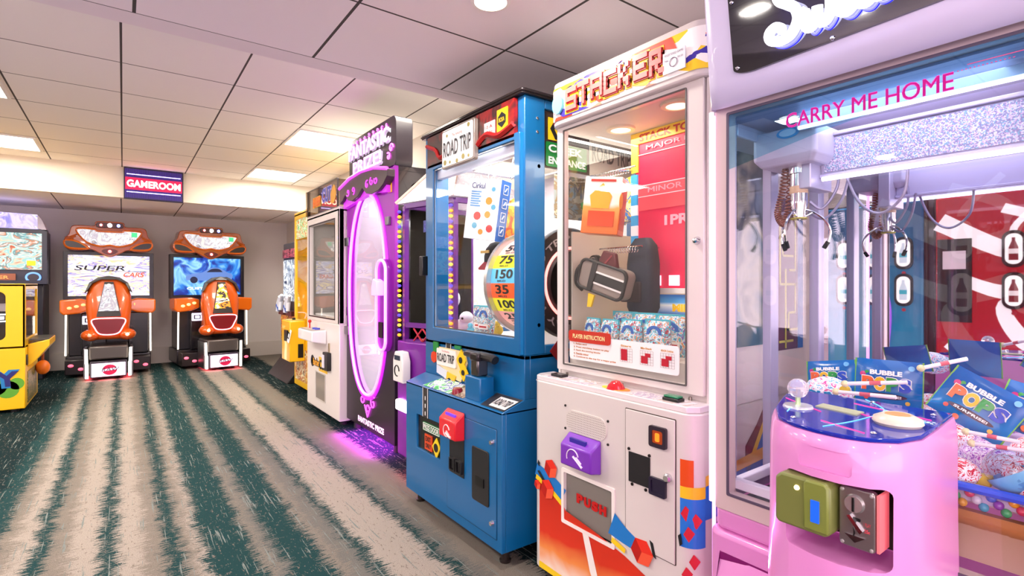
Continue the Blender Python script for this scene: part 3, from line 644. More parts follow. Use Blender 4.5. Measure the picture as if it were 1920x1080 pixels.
MB().box(-.46, .44, .04, .62, .262, .30).box(-.45, -.43, .05, .62, .3, 2.0).build('inner_box', mat('#f6f4f8', .5, emit=.05), t)
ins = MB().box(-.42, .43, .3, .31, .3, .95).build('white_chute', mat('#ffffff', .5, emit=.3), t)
# pocket with its own neon
pk = MB().prism(rrect(.26, .44, .72, 1.38, .08, 8), -.04, .03).build('reader_pocket', mat('#6a1078', .3, emit=.2, ecol='#c020e0'), t, bevel=.01)
MB().tube([(x_, -.046, z_) for x_, z_ in rrect(.27, .43, .73, 1.37, .075, 8)], .011, 8, True).build('neon_pocket', mat('#ffb0ff', .4, emit=3, ecol='#e850ff'), pk)
MB().prism([(.30, 1.12), (.40, 1.12), (.40, 1.22), (.33, 1.24), (.30, 1.18)], -.10, -.04).build('card_reader', mat('#d8b0f0', .3, emit=.5), pk, bevel=.006)
MB().box(.315, .385, -.052, -.04, .82, .93).build('pocket_slot', BLACK, pk)
for zz in (1.52, .78): MB().box(-.49, -.40, -.022, .0, zz, zz+.07).box(.36, .42, -.022, 0, zz+.1, zz+.16).build('hinge', STEEL, t, bevel=.003)
# curtain valance and sign
v = MB(); pts = [(-.5, 2.0), (-.25, 2.045), (0.0, 2.06), (.25, 2.045), (.49, 2.0), (.49, 1.95), (.42, 1.90), (.34, 1.87), (.2, 1.86), (.1, 1.88), (.02, 1.93), (-.08, 1.88), (-.2, 1.86), (-.3, 1.88), (-.36, 1.93), (-.42, 1.89), (-.5, 1.87)]
MB().prism(pts, -.06, .0).build('valance', mat('#3c3038', .3), t, bevel=.004)
MB().tube([(-.5, -.06, 2.0), (-.25, -.065, 2.045), (0, -.065, 2.06), (.25, -.065, 2.045), (.49, -.06, 2.0)], .012, 8).build('valance_trim', mat('#f050f0', .4, emit=1.2, ecol='#f040f0'), t)
MB().prism([(-.47, 1.93), (.42, 1.93), (.42, 1.85), (.1, 1.88), (-.47, 1.83)], -.035, .0).build('curtain', mat('#a828b8', .4, emit=.5, ecol='#c828d8'), t)
cv = MB()
def curl(cx, cz, r, turns, s_=1, ph=0, y_=-.095): return [(cx+s_*r*(1-i/30)*math.cos(ph+turns*2*PI*i/30), y_, cz+r*(1-i/30)*math.sin(ph+turns*2*PI*i/30)) for i in range(26)]
for cx, cz in ((-.28, 1.94), (-.16, 1.94), (.13, 1.94), (.3, 1.95), (.22, 1.95)): MB().tube(curl(cx, cz, .034, 1.2, 1, cx*9, -.065), .0045, 5).build('scrollwork', mat('#d040d0', .5, emit=1.2, ecol='#e040e0'), t)
sg = MB().prism(rrect(-.43, .50, 2.02, 2.385, .05), .0, .13).build('sign_board', mat('#231c24', .3), t, bevel=.004)
for i in range(9): MB().tube(curl(-.33+i*.085, 2.352-abs(i-4)*.004, .016, 1.1, 1, i, -.004), .0035, 5).build('scrollwork', LEDP, sg)
MB().tube(curl(.43, 2.16, .035, 1.3, 1, 0, -.004), .005, 5).build('scrollwork', LEDP, sg)
MB().tube(curl(.38, 2.11, .03, 1.3, -1, 1, -.004), .005, 5).build('scrollwork', LEDP, sg)
for tx, x0, x1, z0, z1 in (('FANTASTIC', -.41, .40, 2.215, 2.325), ('PRIZE!', -.31, .26, 2.085, 2.19)):
    MB().text(tx, x0+.02, x1+.02, z0-.012, z1-.012, -.004, bold=.05, thick=.003).build('letter_shadow', mat('#b8c4cc', .4), sg)
    MB().text(tx, x0, x1, z0, z1, -.014, bold=.025, thick=.008).build('lettering', mat('#f4d8f4', .4, emit=.55, ecol='#f4a0fa'), sg)
MB().box(.38, .44, -.005, -.001, 1.85, 1.93).build('sticker', mat('#f0b818', .4, emit=.1), t)
NV = mat('#ff60f0', .5, emit=2.2, ecol='#f040f0')
for c_ in (curl(-.12, .30, .055, 1.4, -1, 1, -.006), curl(.1, .30, .055, 1.4, 1, 1, -.006), curl(-.01, .23, .045, 1.0, 1, .4, -.006), [(-.07, -.006, .26), (-.01, -.006, .175), (.05, -.006, .26)]): MB().tube(c_, .005, 5).build('scrollwork', NV, t)
MB().text('FANTASTIC PRIZE', -.22, .3, .105, .15, -.003, bold=.04).build('lettering', mat('#ffe0f8', .4, emit=1.2, ecol='#ffb0f0'), t)
for sx in (-.4, .4):
    for sy in (.06, .6): MB().lathe([(.03, 0), (.03, .072)], (sx, sy, 0), 'z', 12).build('foot', RUBBER, t)
area('interior_lamp', (1.85, 3.9, 1.98), .4, .7, 3.2, (1, .93, 1))
area('underglow', (1.62, 3.85, .066), .5, .75, 16, (.85, .05, 1))
area('underglow_edge', (1.30, 3.65, .0), .1, .1, 0.001, (.85, .05, 1))
bpy.data.objects.remove(bpy.data.objects['underglow_edge'])
# boxes shelved inside the oval
labs = ['topmost tan patterned box seen in the oval window', 'second box from the top inside the oval window', 'middle tan box inside the oval window', 'lower tan box inside the oval window', 'orange cardboard prize tag low inside the oval window']
for i, (x_, z_) in enumerate(((-.2, 1.62), (-.2, 1.42), (-.2, 1.19), (-.2, 1.0))):
    q = thing('prize_box', labs[i], 'box', (1.75, 3.9-x_, z_), R90, 'boxes in the oval machine')
    MB().box(-.08, .08, 0, .12, 0, .09).build('carton', art('carton_tan', ['#c89048', '#e8c080', '#8a5a38', '#f0e0c0'], 18, .2), q, bevel=.002)
    MB().box(-.04, .05, -.003, 0, .02, .05).build('print', mat('#a84828', .5), q)
q = thing('hanging_card', labs[4], 'toy', (1.72, 3.95, .95), R90)
MB().text('KX', -.12, .14, 0, .12, 0, bold=.06, thick=.02).build('cut_letters', mat('#d8602a', .4, emit=.2), q)
MB().box(-.08, .08, .02, .05, .02, .15).build('card', mat('#e8c050', .4), q)

# ================================================================== PURPLE CLAW MACHINE with pointed roof
t = thing('claw_machine', 'purple claw machine with a white peaked roof behind the blue machine', 'claw machine', (1.5, 3.0, 0), R90)
# local: x -.33 (far) .. .22 (near); front y 0 slants back to y=.15 at the near side
MB().prism([(-.33, .0), (-.16, .0), (.26, .14), (.26, .65), (-.33, .65)], .05, .82, 'z').build('cabinet_base', PURP, t, bevel=.008)
fr = MB(); 
def bar(a, b_, r=.022): fr.tube([a, b_], r, 4)
A0, A1, B0, B1 = (-.24, .02, .82), (-.24, .02, 1.72), (.2, .14, .82), (.2, .14, 1.72)
for a, b_ in ((A0, A1), (B0, B1), (A0, B0), (A1, B1), ((-.24, .02, .93), (.2, .14, .93)), ((-.3, .6, .82), (-.3, .6, 1.72)), ((.24, .62, .82), (.24, .62, 1.72)), (A1, (-.3, .6, 1.72)), (B1, (.24, .62, 1.72))): bar(a, b_)
fr.build('window_frame', mat('#6a1a88', .3, coat=.3), t)
pn = MB(); pn.add([(-.22, .03, .93), (.18, .14, .93), (.18, .14, 1.7), (-.22, .03, 1.7)], [(0, 1, 2, 3)]).build('glass_pane', GL, t)
BL3 = [mat('#ff9020', .4, emit=1.4), mat('#5040d0', .4, emit=.8), mat('#f0d040', .4, emit=1.0)]
for (x_, y_) in ((-.272, -.012), (.2, .112)):
    for i in range(26): MB().ball((x_, y_, .86+i*.033), (.016, .014, .011), 8, 5).build('bead_light', BL3[i % 3], t)
for i in range(24): MB().lathe([(.014, -.008), (.045, 0), (.014, .008)], (.11, .125, .9+i*.033), 'z', 14).build('coloured_ring', [mat('#ffb818', .4, emit=.9, ecol='#ff8808'), mat('#5090d8', .4, emit=.4)][i % 2], t)
MB().box(.05, .17, .135, .15, .88, 1.72).build('ring_board', mat('#a060c0', .4, emit=.25), t)
RF = art('roof_scales', ['#f6f0ee', '#f2e8ea', '#e8d8dc', '#fbf7f4'], 20, .15)
MB().add([(-.31, -.02, 1.74), (.24, .1, 1.74), (.27, .66, 1.74), (-.34, .64, 1.74), (-.02, .33, 2.14)], [(0, 1, 4), (1, 2, 4), (2, 3, 4), (3, 0, 4), (0, 3, 2, 1)]).build('roof', RF, t, smooth=0)
MB().tube([(-.31, -.02, 1.745), (-.02, .33, 2.15)], .012, 6).tube([(.24, .1, 1.745), (-.02, .33, 2.15)], .012, 6).build('roof_trim', mat('#f0c8b8', .4), t)
MB().box(-.28, .22, .58, .6, .86, 1.7).build('back_panel', art('rainbow_foil', ['#f0e8f4', '#f8d8e0', '#d8f0e8', '#f4f0d0', '#e0e0f8', '#ffffff'], 7, .35, smooth=True), t)  # foil made to glow by emission, to brighten the interior
g = MB().text('BONUS', -.2, .12, 1.55, 1.63, .13, bold=.06, thick=.004).build('bonus_lettering', mat('#3a48a0', .4), t)
cl = MB().box(-.15, -.05, .2, .32, 1.42, 1.52).tube([(-.1, .26, 1.42), (-.1, .26, 1.3)], .018, 8)
for s_ in (-1, 1): cl.tube(spline([(-.1, .26, 1.3), (-.1+s_*.05, .26, 1.25), (-.1+s_*.06, .26, 1.15), (-.1+s_*.02, .26, 1.08)], 5), .008, 6)
cl.build('claw', mat('#22252a', .3, .6), t)
MB().box(-.2, .18, .1, .14, .80, .83).build('control_plate', mat('#e89a60', .4), t)
g = MB()
for i in range(3): g.tube([(-.14+i*.09, .03+.02*i, .83), (-.06+i*.09, .05+.02*i, .91)], .006, 5).tube([(-.06+i*.09, .05+.02*i, .83), (-.14+i*.09, .03+.02*i, .91)], .006, 5)
g.build('lattice_guard', mat('#c02a40', .4), t)
rd = MB().prism([(-.27, .56), (-.12, .56), (-.12, .70), (-.15, .76), (-.24, .76), (-.27, .70)], -.06, 0).build('card_reader', mat('#f0ece8', .3), t, bevel=.008)
MB().box(-.235, -.155, -.065, -.058, .705, .735).build('reader_display', mat('#203048', .3), rd)
MB().tube([(-.2+.035*math.cos(a*.5), -.063, .635+.035*math.sin(a*.5)) for a in range(11)], .004, 5).build('reader_symbol', TXTB, rd)
MB().box(-.3, -.05, -.03, .02, .36, .43).build('prize_light', mat('#fffaf0', .5, emit=4), t, bevel=.01)
for sx in (-.28, .2):
    for sy in (.2, .6): MB().lathe([(.03, 0), (.03, .052)], (sx, sy, 0), 'z', 12).build('foot', RUBBER, t)
for i, (x_, y_, z_, r, h_, lb) in enumerate(((1.70, 3.08, .92, .085, '#f0eef0', 'white plush toy behind the purple framed window'), (1.82, 2.94, .92, .08, '#e8e4ea', 'second white plush toy, deeper inside the purple machine'), (1.78, 3.12, 1.10, .08, '#d8dce0', 'pale grey plush toy on top of the white one in the purple machine'))):
    q = thing('plush_toy', lb, 'toy', (x_, y_, z_-r), R90)
    MB().ball((0, 0, r), (r, r, r*.95), 16, 10).ball((.3*r, -.3*r, r*1.7), r*.6, 14, 8).build('body', mat(h_, .8), q)
    MB().ball((.3*r-.3*r, -.8*r, r*1.75), r*.1, 8, 6).ball((.3*r+.25*r, -.85*r, r*1.75), r*.1, 8, 6).build('eyes', TXTB, q)
area('interior_lamp', (1.85, 3.0, 1.68), .3, .4, 6, (1, .96, .95))
area('underglow_red', (1.6, 2.98, .045), .3, .3, 3, (1, .05, .15))

# ================================================================== BLUE ROAD TRIP MACHINE
t = thing('prize_machine', 'blue steel prize machine with a licence plate reading ROAD TRIP', 'arcade machine', (1.27, 2.24, 0), R90)
# local: x -.46 (far) .. .46 (near); y 0 base front, .12 upper front, .9 back
b = MB()
b.rframe(-.46, .46, .07, .66, (.127, .533, .253, .156), 0, .02, r=.003).box(-.46, -.44, .02, .9, .07, .66).box(.44, .46, .02, .9, .07, .66).box(-.46, .46, .88, .9, .07, .69).box(-.44, .44, .02, .88, .07, .085)
b.loft([[(-.46, .0, .66), (-.46, .12, .70), (-.46, .9, .70), (-.46, .9, .65), (-.46, .0, .65)], [(.46, .0, .66), (.46, .12, .70), (.46, .9, .70), (.46, .9, .65), (.46, .0, .65)]])
b.box(-.46, .46, .12, .15, .70, .89).box(-.46, -.43, .15, .9, .70, .89).box(.43, .46, .15, .9, .70, .89).box(-.46, .46, .12, .9, .872, .89)
b.build('cabinet_base', BLUE, t, bevel=.006)
u = MB(); u.box(-.46, -.335, .12, .20, .89, 2.02).box(.41, .46, .12, .235, .89, 2.02).rframe(-.40, .45, .89, 1.86, (.065, .04, .075, .03), .10, .125, r=.006)
u.box(-.46, -.4, .84, .9, .89, 2.02).box(.4, .46, .84, .9, .89, 2.02).box(-.4, .4, .12, .14, 1.83, 2.02)
u.box(.43, .46, .235, .84, .89, .93).box(.43, .46, .235, .84, 1.98, 2.02).box(-.46, -.43, .2, .84, .89, .93).box(-.46, -.43, .2, .84, 1.9, 2.02)
u.build('window_frame', BLUE, t, bevel=.012, seg=3)
MB().box(-.34, .42, .112, .116, .955, 1.84).box(.452, .455, .235, .84, .93, 1.72).box(-.455, -.452, .2, .84, .93, 1.9).build('glass_pane', glass('clear_glass'), t)
MB().rframe(-.338, .413, .962, 1.832, .009, .108, .112).build('window_seal', STEEL, t)
MB().prism(rrect(-.475, .475, .095, .92, .02), 2.02, 2.045, 'z').prism(rrect(-.48, .48, .09, .925, .02), 2.028, 2.036, 'z').build('top_cap', mat('#2a2224', .3, .4), t, bevel=.004)
mq = MB().box(-.40, .41, .10, .12, 1.845, 2.015).build('marquee', art('marquee_dark', ['#2a1413', '#3a1612', '#8e1414', '#241414', '#5c1512', '#1f1212'], 3.2, .12, smooth=True), t)
MB().tube(spline([(-.40, .097, 1.97), (-.3, .097, 1.93), (-.25, .097, 1.88), (-.15, .097, 1.9)], 5), .012, 5).tube(spline([(.12, .097, 1.87), (.2, .097, 1.90), (.3, .097, 1.875), (.41, .097, 1.9)], 5), .014, 5).build('red_swirl', mat('#b01818', .4), mq)
pl = MB().prism(rrect(-.19, .125, 1.80, 2.0, .012), .075, .10).build('licence_plate', mat('#8f847c', .35, .3), mq, bevel=.003)
MB().prism(rrect(-.18, .115, 1.81, 1.99, .01), .073, .076).build('plate_face', mat('#f2efec', .35, emit=.25), pl)
MB().text('ROAD TRIP', -.165, .105, 1.855, 1.935, .070, bold=.012).build('lettering', mat('#2b2b33', .4), pl)
MB().text('The Amazing', -.08, .02, 1.945, 1.965, .0715, bold=0).build('lettering', mat('#c88878', .4), pl)
for i, (x_, z_) in enumerate(((-.13, 1.965), (.08, 1.975), (-.15, 1.83), (-.1, 1.825), (-.03, 1.82), (.03, 1.83), (.08, 1.825))): MB().prism(circ(x_, z_, .008+.003*(i % 3), 7), .0705, .0725).build('rivet', mat('#a89a50', .4), pl)
MB().box(.18, .265, .096, .1, 1.885, 1.955).build('sticker', mat('#e8e2dc', .4, emit=.1), mq, label='white square sticker')
q = MB().box(.285, .365, .096, .1, 1.875, 1.99).build('sticker', mat('#f2c010', .4, emit=.1), mq, label='yellow sticker with black emblem')
MB().prism([(.325, 1.975), (.355, 1.955), (.355, 1.925), (.325, 1.905), (.295, 1.925), (.295, 1.955)], .094, .0955).build('emblem', TXTB, q)
MB().text('BOSA', .303, .347, 1.93, 1.95, .0935, bold=.02).build('emblem', mat('#f2c010', .4), q)
m_ = MB()
for i in range(4): m_.text(('REG', 'No', '10', 'A')[i], .19+(i % 2)*.035, .215+(i % 2)*.035, 1.90+(i//2)*.025, 1.915+(i//2)*.025, .0945)
m_.build('sticker_print', TXTR, mq)
MB().box(-.40, .43, .14, .8, 1.86, 1.875).box(-.35, .41, .13, .16, 1.78, 1.87).build('inner_ceiling', mat('#d8dcec', .4), t)
MB().box(-.1, .4, .2, .7, 1.84, 1.858).build('inner_recess', mat('#6a5a50', .5), t)
MB().box(-.43, .43, .86, .875, .9, 1.86).box(-.43, .43, .14, .86, .89, .905).build('inner_wall', INT, t)
MB().prism(rrect(-.29, .30, .30, .58, .01), .903, .907, 'z').build('turntable', mat('#e8e8ee', .3), t)
MB().box(-.22, .02, .2, .25, .905, .93).build('prize_slot', mat('#4a3a34', .4), t)
# opening of the prize door
MB().box(-.333, -.073, .2, .21, .29, .51).box(-.333, -.073, .02, .2, .285, .295).box(-.345, -.333, .02, .2, .285, .51).build('prize_chute', mat('#15120f', .5), t)
d = MB().box(-.333, -.073, .012, .016, .298, .504).build('prize_door', mat('#1c1a18', .25), t)
MB().prism(rrect(-.27, -.085, .43, .475, .006), .006, .0115).build('door_sign', mat('#127a3a', .4), d)
MB().text('PRIZE DOOR', -.26, -.095, .44, .465, .0045, bold=.03).build('lettering', TXTW, d)
MB().rframe(-.267, -.088, .433, .472, .003, .0045, .006).build('sign_border', TXTW, d)
MB().box(-.25, -.17, .006, .0115, .335, .415).build('door_sign', mat('#d84818', .4), d)
MB().text('EXIT', -.24, -.18, .38, .405, .0045, bold=.02).text('ONLY', -.24, -.18, .345, .37, .0045, bold=.02).build('lettering', TXTB, d)
MB().prism([(-.12, .42), (-.08, .375), (-.12, .315), (-.165, .37)], .004, .0095).build('door_sign', mat('#f0d020', .4), d)
MB().prism(circ(-.122, .37, .022, 14), .002, .0035).build('sign_symbol', TXTB, d)
MB().box(-.225, -.195, .008, .0115, .30, .33).build('road_strip', mat('#2c2c2c', .5), d)
# road strip on front and upper panel
def road(x0, x1, z0, z1, y_):
    r_ = MB().box(x0, x1, y_-.002, y_, z0, z1).build('road_strip', mat('#2d2b2a', .5), t)
    k = MB(); n = int((z1-z0)/.04)
    for i in range(n): k.box((x0+x1)/2-.003, (x0+x1)/2+.003, y_-.0035, y_-.002, z0+.04*i+.01, z0+.04*i+.03)
    k.box(x0+.004, x0+.007, y_-.0035, y_-.002, z0, z1).box(x1-.007, x1-.004, y_-.0035, y_-.002, z0, z1)
    k.build('lane_marking', TXTW, r_)
road(-.26, -.195, .505, .658, 0)
road(-.225, -.165, .705, .885, .12)
# plate and signs cluster on the upper panel
z0 = .73
cl = MB().prism([(-.33, .80), (-.3, .86), (-.02, .86), (.0, .80), (-.06, .70), (-.2, .715), (-.3, .76)], .112, .119).build('sign_cluster', mat('#f0d8a0', .4), t)
MB().prism(rrect(-.30, -.10, .765, .855, .008), .104, .112).build('licence_plate', mat('#f2efe8', .35), cl)
MB().text('ROAD TRIP', -.29, -.11, .785, .83, .102, bold=.015).build('lettering', TXTB, cl)
MB().text('The Amazing', -.24, -.16, .836, .849, .102).build('lettering', TXTR, cl)
MB().prism(rrect(-.345, -.29, .83, .885, .005), .106, .113).build('mini_sign', mat('#1a8a3a', .4), cl)
MB().prism(circ(-.335, .80, .032, 8), .104, .111).build('mini_sign', mat('#d84020', .4), cl)
MB().prism([(-.30, .72), (-.2, .70), (-.19, .74), (-.30, .765)], .104, .111).build('mini_sign', mat('#d8dce8', .4), cl)
MB().prism([(-.045, .87), (.0, .815), (-.045, .76), (-.09, .815)], .104, .111).prism([(-.02, .80), (.02, .755), (-.02, .71), (-.06, .755)], .103, .110).build('mini_sign', mat('#f2c818', .4), cl)
MB().prism(circ(-.045, .815, .016, 10), .1, .103).prism(circ(-.02, .755, .014, 10), .099, .102).build('sign_symbol', TXTB, cl)
MB().prism([(-.22, .70), (-.2, .665+.03), (-.17, .71), (-.12, .69), (-.10, .725), (-.22, .74)], .106, .112).build('paint_drip', mat('#e8c030', .4), cl)
MB().box(-.11, -.05, .104, .111, .868, .885).build('mini_sign', mat('#1a8a4a', .4), cl)
# deck graphics: sloping plane from (y 0, z .66) to (y .12, z .70)
def deck(mb_pts, name, m, lift=.001, par=None):
    q = MB(); q.add([(a, b_, .66+b_/3+lift) for a, b_ in mb_pts], [tuple(range(len(mb_pts)))]); return q.build(name, m, par or t, smooth=0)
deck([(-.28, .01), (.0, .01), (.0, .11), (-.24, .11)], 'deck_print', art('deck_green', ['#2a9a48', '#4ac060', '#d8e8e0', '#3858a8', '#e8ece8'], 16), .0015)
deck([(-.0, .01), (.13, .01), (.13, .11), (-.0, .11)], 'deck_print', art('deck_rock', ['#5a4a40', '#8a7868', '#c8b8a8'], 20), .0015)
deck([(.28, .01), (.455, .01), (.455, .115), (.26, .115)], 'deck_print', mat('#35302e', .35), .0015)
deck([(.33, .02), (.45, .02), (.45, .095), (.32, .095)], 'deck_plate', mat('#e8e4e0', .35), .003)
q = MB(); vs, fs = text_geo('ROAD TRIP', .01); q.add([(.335+.105*v[0], .035+.045*v[1], .66+(.035+.045*v[1])/3+.0045) for v in vs], fs); q.build('lettering', TXTB, t)
MB().T
q = MB().lathe([(.001, .70), (.02, .70), (.026, .69), (.027, .67)], (.03, .04, -.005), 'z', 18).build('push_button', mat('#8a2030', .25), t)
MB().lathe([(.001, .705), (.012, .705), (.016, .68)], (.06, .085, 0), 'z', 14).build('push_button', mat('#1a8a50', .25), t)
lv = MB().box(.13, .26, .02, .10, .665, .775).build('lever_housing', BLUE, t, bevel=.006)
MB().box(.165, .225, .03, .09, .775, .86).build('lever_shaft', mat('#6e6a68', .25, .9), lv, bevel=.008)
MB().tube([(.07, .06, .865), (.10, .06, .87), (.30, .06, .868), (.325, .06, .86)], [.012, .018, .02, .02], 10).build('lever_grip', mat('#1a1a1c', .35), lv)
MB().box(.16, .23, .025, .095, .845, .885).build('lever_head', mat('#3a3638', .3, .7), lv, bevel=.01)
# service door and fittings
MB().rframe(.0, .425, .115, .585, .003, -.0015, .0005).build('door_seam', mat('#083a5c', .4), t)
MB().box(.003, .422, -.003, 0, .118, .582).build('service_door', BLUE, t, bevel=.002)
bp = MB().box(.03, .165, -.006, -.003, .30, .575).build('reader_plate', mat('#1c1c20', .35), t, bevel=.002)
rd = MB().loft([[(.01, -.003, .475), (.17, -.003, .475), (.17, -.003, .605), (.01, -.003, .605)], [(.015, -.055, .48), (.165, -.055, .48), (.165, -.055, .565), (.015, -.055, .565)]]).build('card_reader', mat('#e0202c', .3, coat=.3), bp, bevel=.006)
MB().prism([(.045, .575), (.135, .575), (.135, .592), (.045, .592)], -.036, -.028).build('reader_display', mat('#6a3ad0', .4, emit=.4), rd)
sy = MB().tube([(.09+.028*math.cos(a*.45+.3), -.0565, .515+.028*math.sin(a*.45+.3)) for a in range(13)], .0025, 5).tube([(.085, -.0565, .505), (.11, -.0565, .495), (.13, -.0565, .49)], .006, 5).tube([(.09, -.0565, .515), (.115, -.0565, .50)], .003, 5)
sy.build('reader_symbol', mat('#f4d8d8', .4), rd)
for x_ in (.045, .105): 
    k = MB().rframe(x_, x_+.05, .315, .375, .006, -.018, -.006).box(x_+.02, x_+.03, -.012, -.006, .325, .365).build('coin_slot', mat('#2a2a2c', .3, .3), bp)
sp = MB().prism(rrect(.235, .37, .235, .475, .012), -.008, -.003).build('ticket_plate', mat('#202022', .35), t, bevel=.002)
MB().box(.27, .335, -.012, -.008, .31, .35).build('ticket_slot', mat('#0a0a0a', .3), sp)
for z_ in (.18, .525): MB().lathe([(.001, -.016), (.009, -.016), (.012, -.003)], (.395, 0, z_), 'y', 14).build('door_lock', CHROME, t)
for z_ in (1.02, 1.72): MB().lathe([(.001, -.006), (.008, -.004), (.009, 0)], (.468-.008, .2, z_), 'x', 10).build('bolt', CHROME, t)
for z_ in (.78, 1.87, 1.93): MB().ball((.461, .19, z_), (.003, .007, .007), 8, 6).build('bolt', CHROME, t)
MB().box(-.475, -.435, .085, .13, 1.25, 1.36).build('door_latch', mat('#181818', .3), t, bevel=.005)
for sx in (-.4, .4):
    for sy_ in (.06, .82): MB().lathe([(.024, .0), (.026, .01), (.018, .014), (.018, .04), (.028, .042), (.028, .075)], (sx, sy_, 0), 'z', 16).build('leg', mat('#3a3230', .35, .5), t)
# side art (near side): signs at the top
MB().box(.446, .45, .24, .82, 1.72, 1.975).build('side_panel', mat('#3a2a24', .4), t)
sd = MB().prism([(.26, 1.85), (.34, 1.85), (.34, 1.95), (.26, 1.95)], .451, .453, 'x').build('side_sign', mat('#f0c818', .4), t)
MB().prism([(.27, 1.90), (.30, 1.945), (.325, 1.945), (.295, 1.90), (.325, 1.855), (.30, 1.855)], .4535, .4545, 'x').build('arrow', TXTB, sd)
sd = MB().prism(rrect(.245, .50, 1.73, 1.84, .008), .451, .453, 'x').build('side_sign', mat('#0f7a34', .4), t)
MB().text('CREEK', .26, .47, 1.795, 1.83, .4545, bold=.03, ax='x').text('ENTRANCE', .26, .49, 1.742, 1.775, .4545, bold=.03, ax='x').build('lettering', TXTW, sd)
sd = MB().prism([(.52, 1.72), (.82, 1.74), (.82, 1.95), (.52, 1.93)], .451, .453, 'x').build('side_sign', mat('#c8c0b4', .4), t)
MB().text('ROAD TRIP', .535, .81, 1.79, 1.87, .4545, bold=.02, ax='x').build('lettering', mat('#4a4440', .4), sd)
sd = MB().prism([(.30, 1.5), (.78, 1.5), (.78, 1.7), (.30, 1.7)], .445, .449, 'x').build('side_sign', art('map_print', ['#d8b868', '#b8c8c8', '#a89878', '#e8e0c8', '#8aa0a8'], 9), t)
MB().text('50 MILES', .32, .6, 1.6, 1.67, .4505, ax='x').build('lettering', mat('#7a8890', .4), sd)
sd = MB().prism([(.55, 1.35), (.70, 1.45), (.62, 1.68), (.46, 1.58)], .451, .453, 'x').build('side_sign', mat('#127038', .4), t)
MB().text('CHICAGO', .5, .66, 1.53, 1.56, .4545, bold=.02, ax='x').text('DENVER', .52, .66, 1.48, 1.51, .4545, bold=.02, ax='x').build('lettering', TXTW, sd)
sd = MB().prism([(.26, .90), (.32, .96), (.38, .90), (.32, .84)], .461, .464, 'x').build('side_sign', mat('#8a1a20', .4), t)
MB().text('X', .30, .34, .88, .92, .4655, bold=.05, ax='x').build('sign_symbol', TXTB, sd)
sd = MB().prism([(.44, .90), (.8, .90), (.8, .97), (.6, 1.0), (.44, .95)], .461, .464, 'x').build('side_sign', art('hazard', ['#e8c818', '#201c10', '#e8c818'], 10), t)
# contents: the miles wheel with its tyre face
tw = MB()
wheel_host = t
W = thing('prize_wheel', 'large drum wheel with coloured mile numbers inside the blue machine', 'wheel', (1.70, 2.24, 1.205), R90)
cols = ['#f0b8a8', '#e8e428', '#58b8e0', '#f05a20', '#e8e428', '#f0a8a0']
nums = ['50', '75', '150', '35', '100', '25']
n = 96; r_ = .235
for i in range(20):
    a0 = PI+ (i-10)*2*PI/20; 
    q = MB(); pts = [( (math.cos(a0+2*PI/20*j/6))*r_, -(math.sin(a0+2*PI/20*j/6))*r_) for j in range(7)]
    q.prism(pts+[(p_[0]*.97, p_[1]*.97) for p_ in pts[::-1]], .09, .40, 'x')
    idx = (12-i) % 6
    s_ = q.build('mile_band', mat(cols[idx], .35, emit=.3), W)
    am = a0+PI/20
    T = Matrix.Translation((.2, math.cos(am)*(r_+.002), -math.sin(am)*(r_+.002))) @ Matrix.Rotation(-(am-PI), 4, 'X')
    q = MB(); q.T = T; q.text(nums[idx], -.07, .07 if len(nums[idx]) > 2 else .04, -.015, .03, 0, bold=.03); q.build('mile_number', TXTB, s_)
    q = MB(); q.T = T; q.text('MILES', -.05, .02, -.031, -.021, 0, bold=.02); q.build('mile_word', TXTB, s_)
MB().lathe([(.225, .065), (.262, .065), (.262, .09), (.225, .09), (.225, .065)], ax='x', n=64).build('silver_rim', mat('#c8c4c4', .25, .7), W)
ty = MB().lathe([(.15, .445), (.16, .425), (.255, .425), (.262, .415), (.262, .402), (.14, .402), (.14, .425), (.15, .445)], ax='x', n=64).build('tyre', mat('#241c1c', .5), W)
MB().lathe([(.001, .412), (.145, .412), (.145, .405), (.001, .405)], ax='x', n=48).build('hub', mat('#5a1420', .3, .4), W)
MB().tube([(.425, .165*math.cos(PI*2*i/40), .165*math.sin(PI*2*i/40)) for i in range(40)], .008, 6, True).build('light_ring', mat('#ff9090', .5, emit=2.5, ecol='#ff8078'), W)
lt = MB()
for word, a_c in (('ROAD TRIP', 2.6), ('BAY TEK', 3.9), ('ROAD TRIP', 0.3)):
    vs, fs = text_geo(word, .02); wid = .09*len(word)*.5/.21
    pv = []
    for v in vs:
        a = a_c-(v[0]-.5)*wid; rr = .195+v[1]*.032; pv.append((.4275, math.cos(a)*rr, math.sin(a)*rr))
    lt.add(pv, fs)
lt.build('tyre_lettering', mat('#b8a8a8', .4), W)
MB().box(.05, .42, -.05, .05, -.298, -.2).build('axle_stand', mat('#e8e8ee', .3), W)
# contents: boxed bottle, cap, sweets
q = thing('prize_box', 'tall white and blue box hanging at the top of the blue machine', 'box', (1.47, 2.26, 1.43), 0, rot=(0, math.radians(8), R90+.45))
bx = MB().box(-.10, .09, 0, .10, 0, .31).build('carton', mat('#f2f2f6', .4, emit=.12), q, bevel=.002)
MB().box(.0902, .0915, .0, .10, 0, .31).build('blue_side', mat('#1c62b8', .4, emit=.1), q)
MB().text('Cirkul', -.08, .0, .26, .29, -.003, bold=.01).build('lettering', mat('#20306a', .4), q)
k = MB()
for i in range(7): k.box(-.08, -.02-.01*(i % 2), -.002, -.0005, .24-.012*i, .247-.012*i)
k.build('small_print', mat('#5a9ad0', .4), q)
k = MB()
for i, (a, b_, c_) in enumerate(((.03, .2, .02), (.05, .26, .012), (-.03, .12, .022), (.03, .13, .018), (-.04, .07, .016), (.05, .06, .02), (.0, .04, .015), (.06, .17, .014))): k.mat(i % 3).flat(circ(a, b_, c_, 9), -.0025)
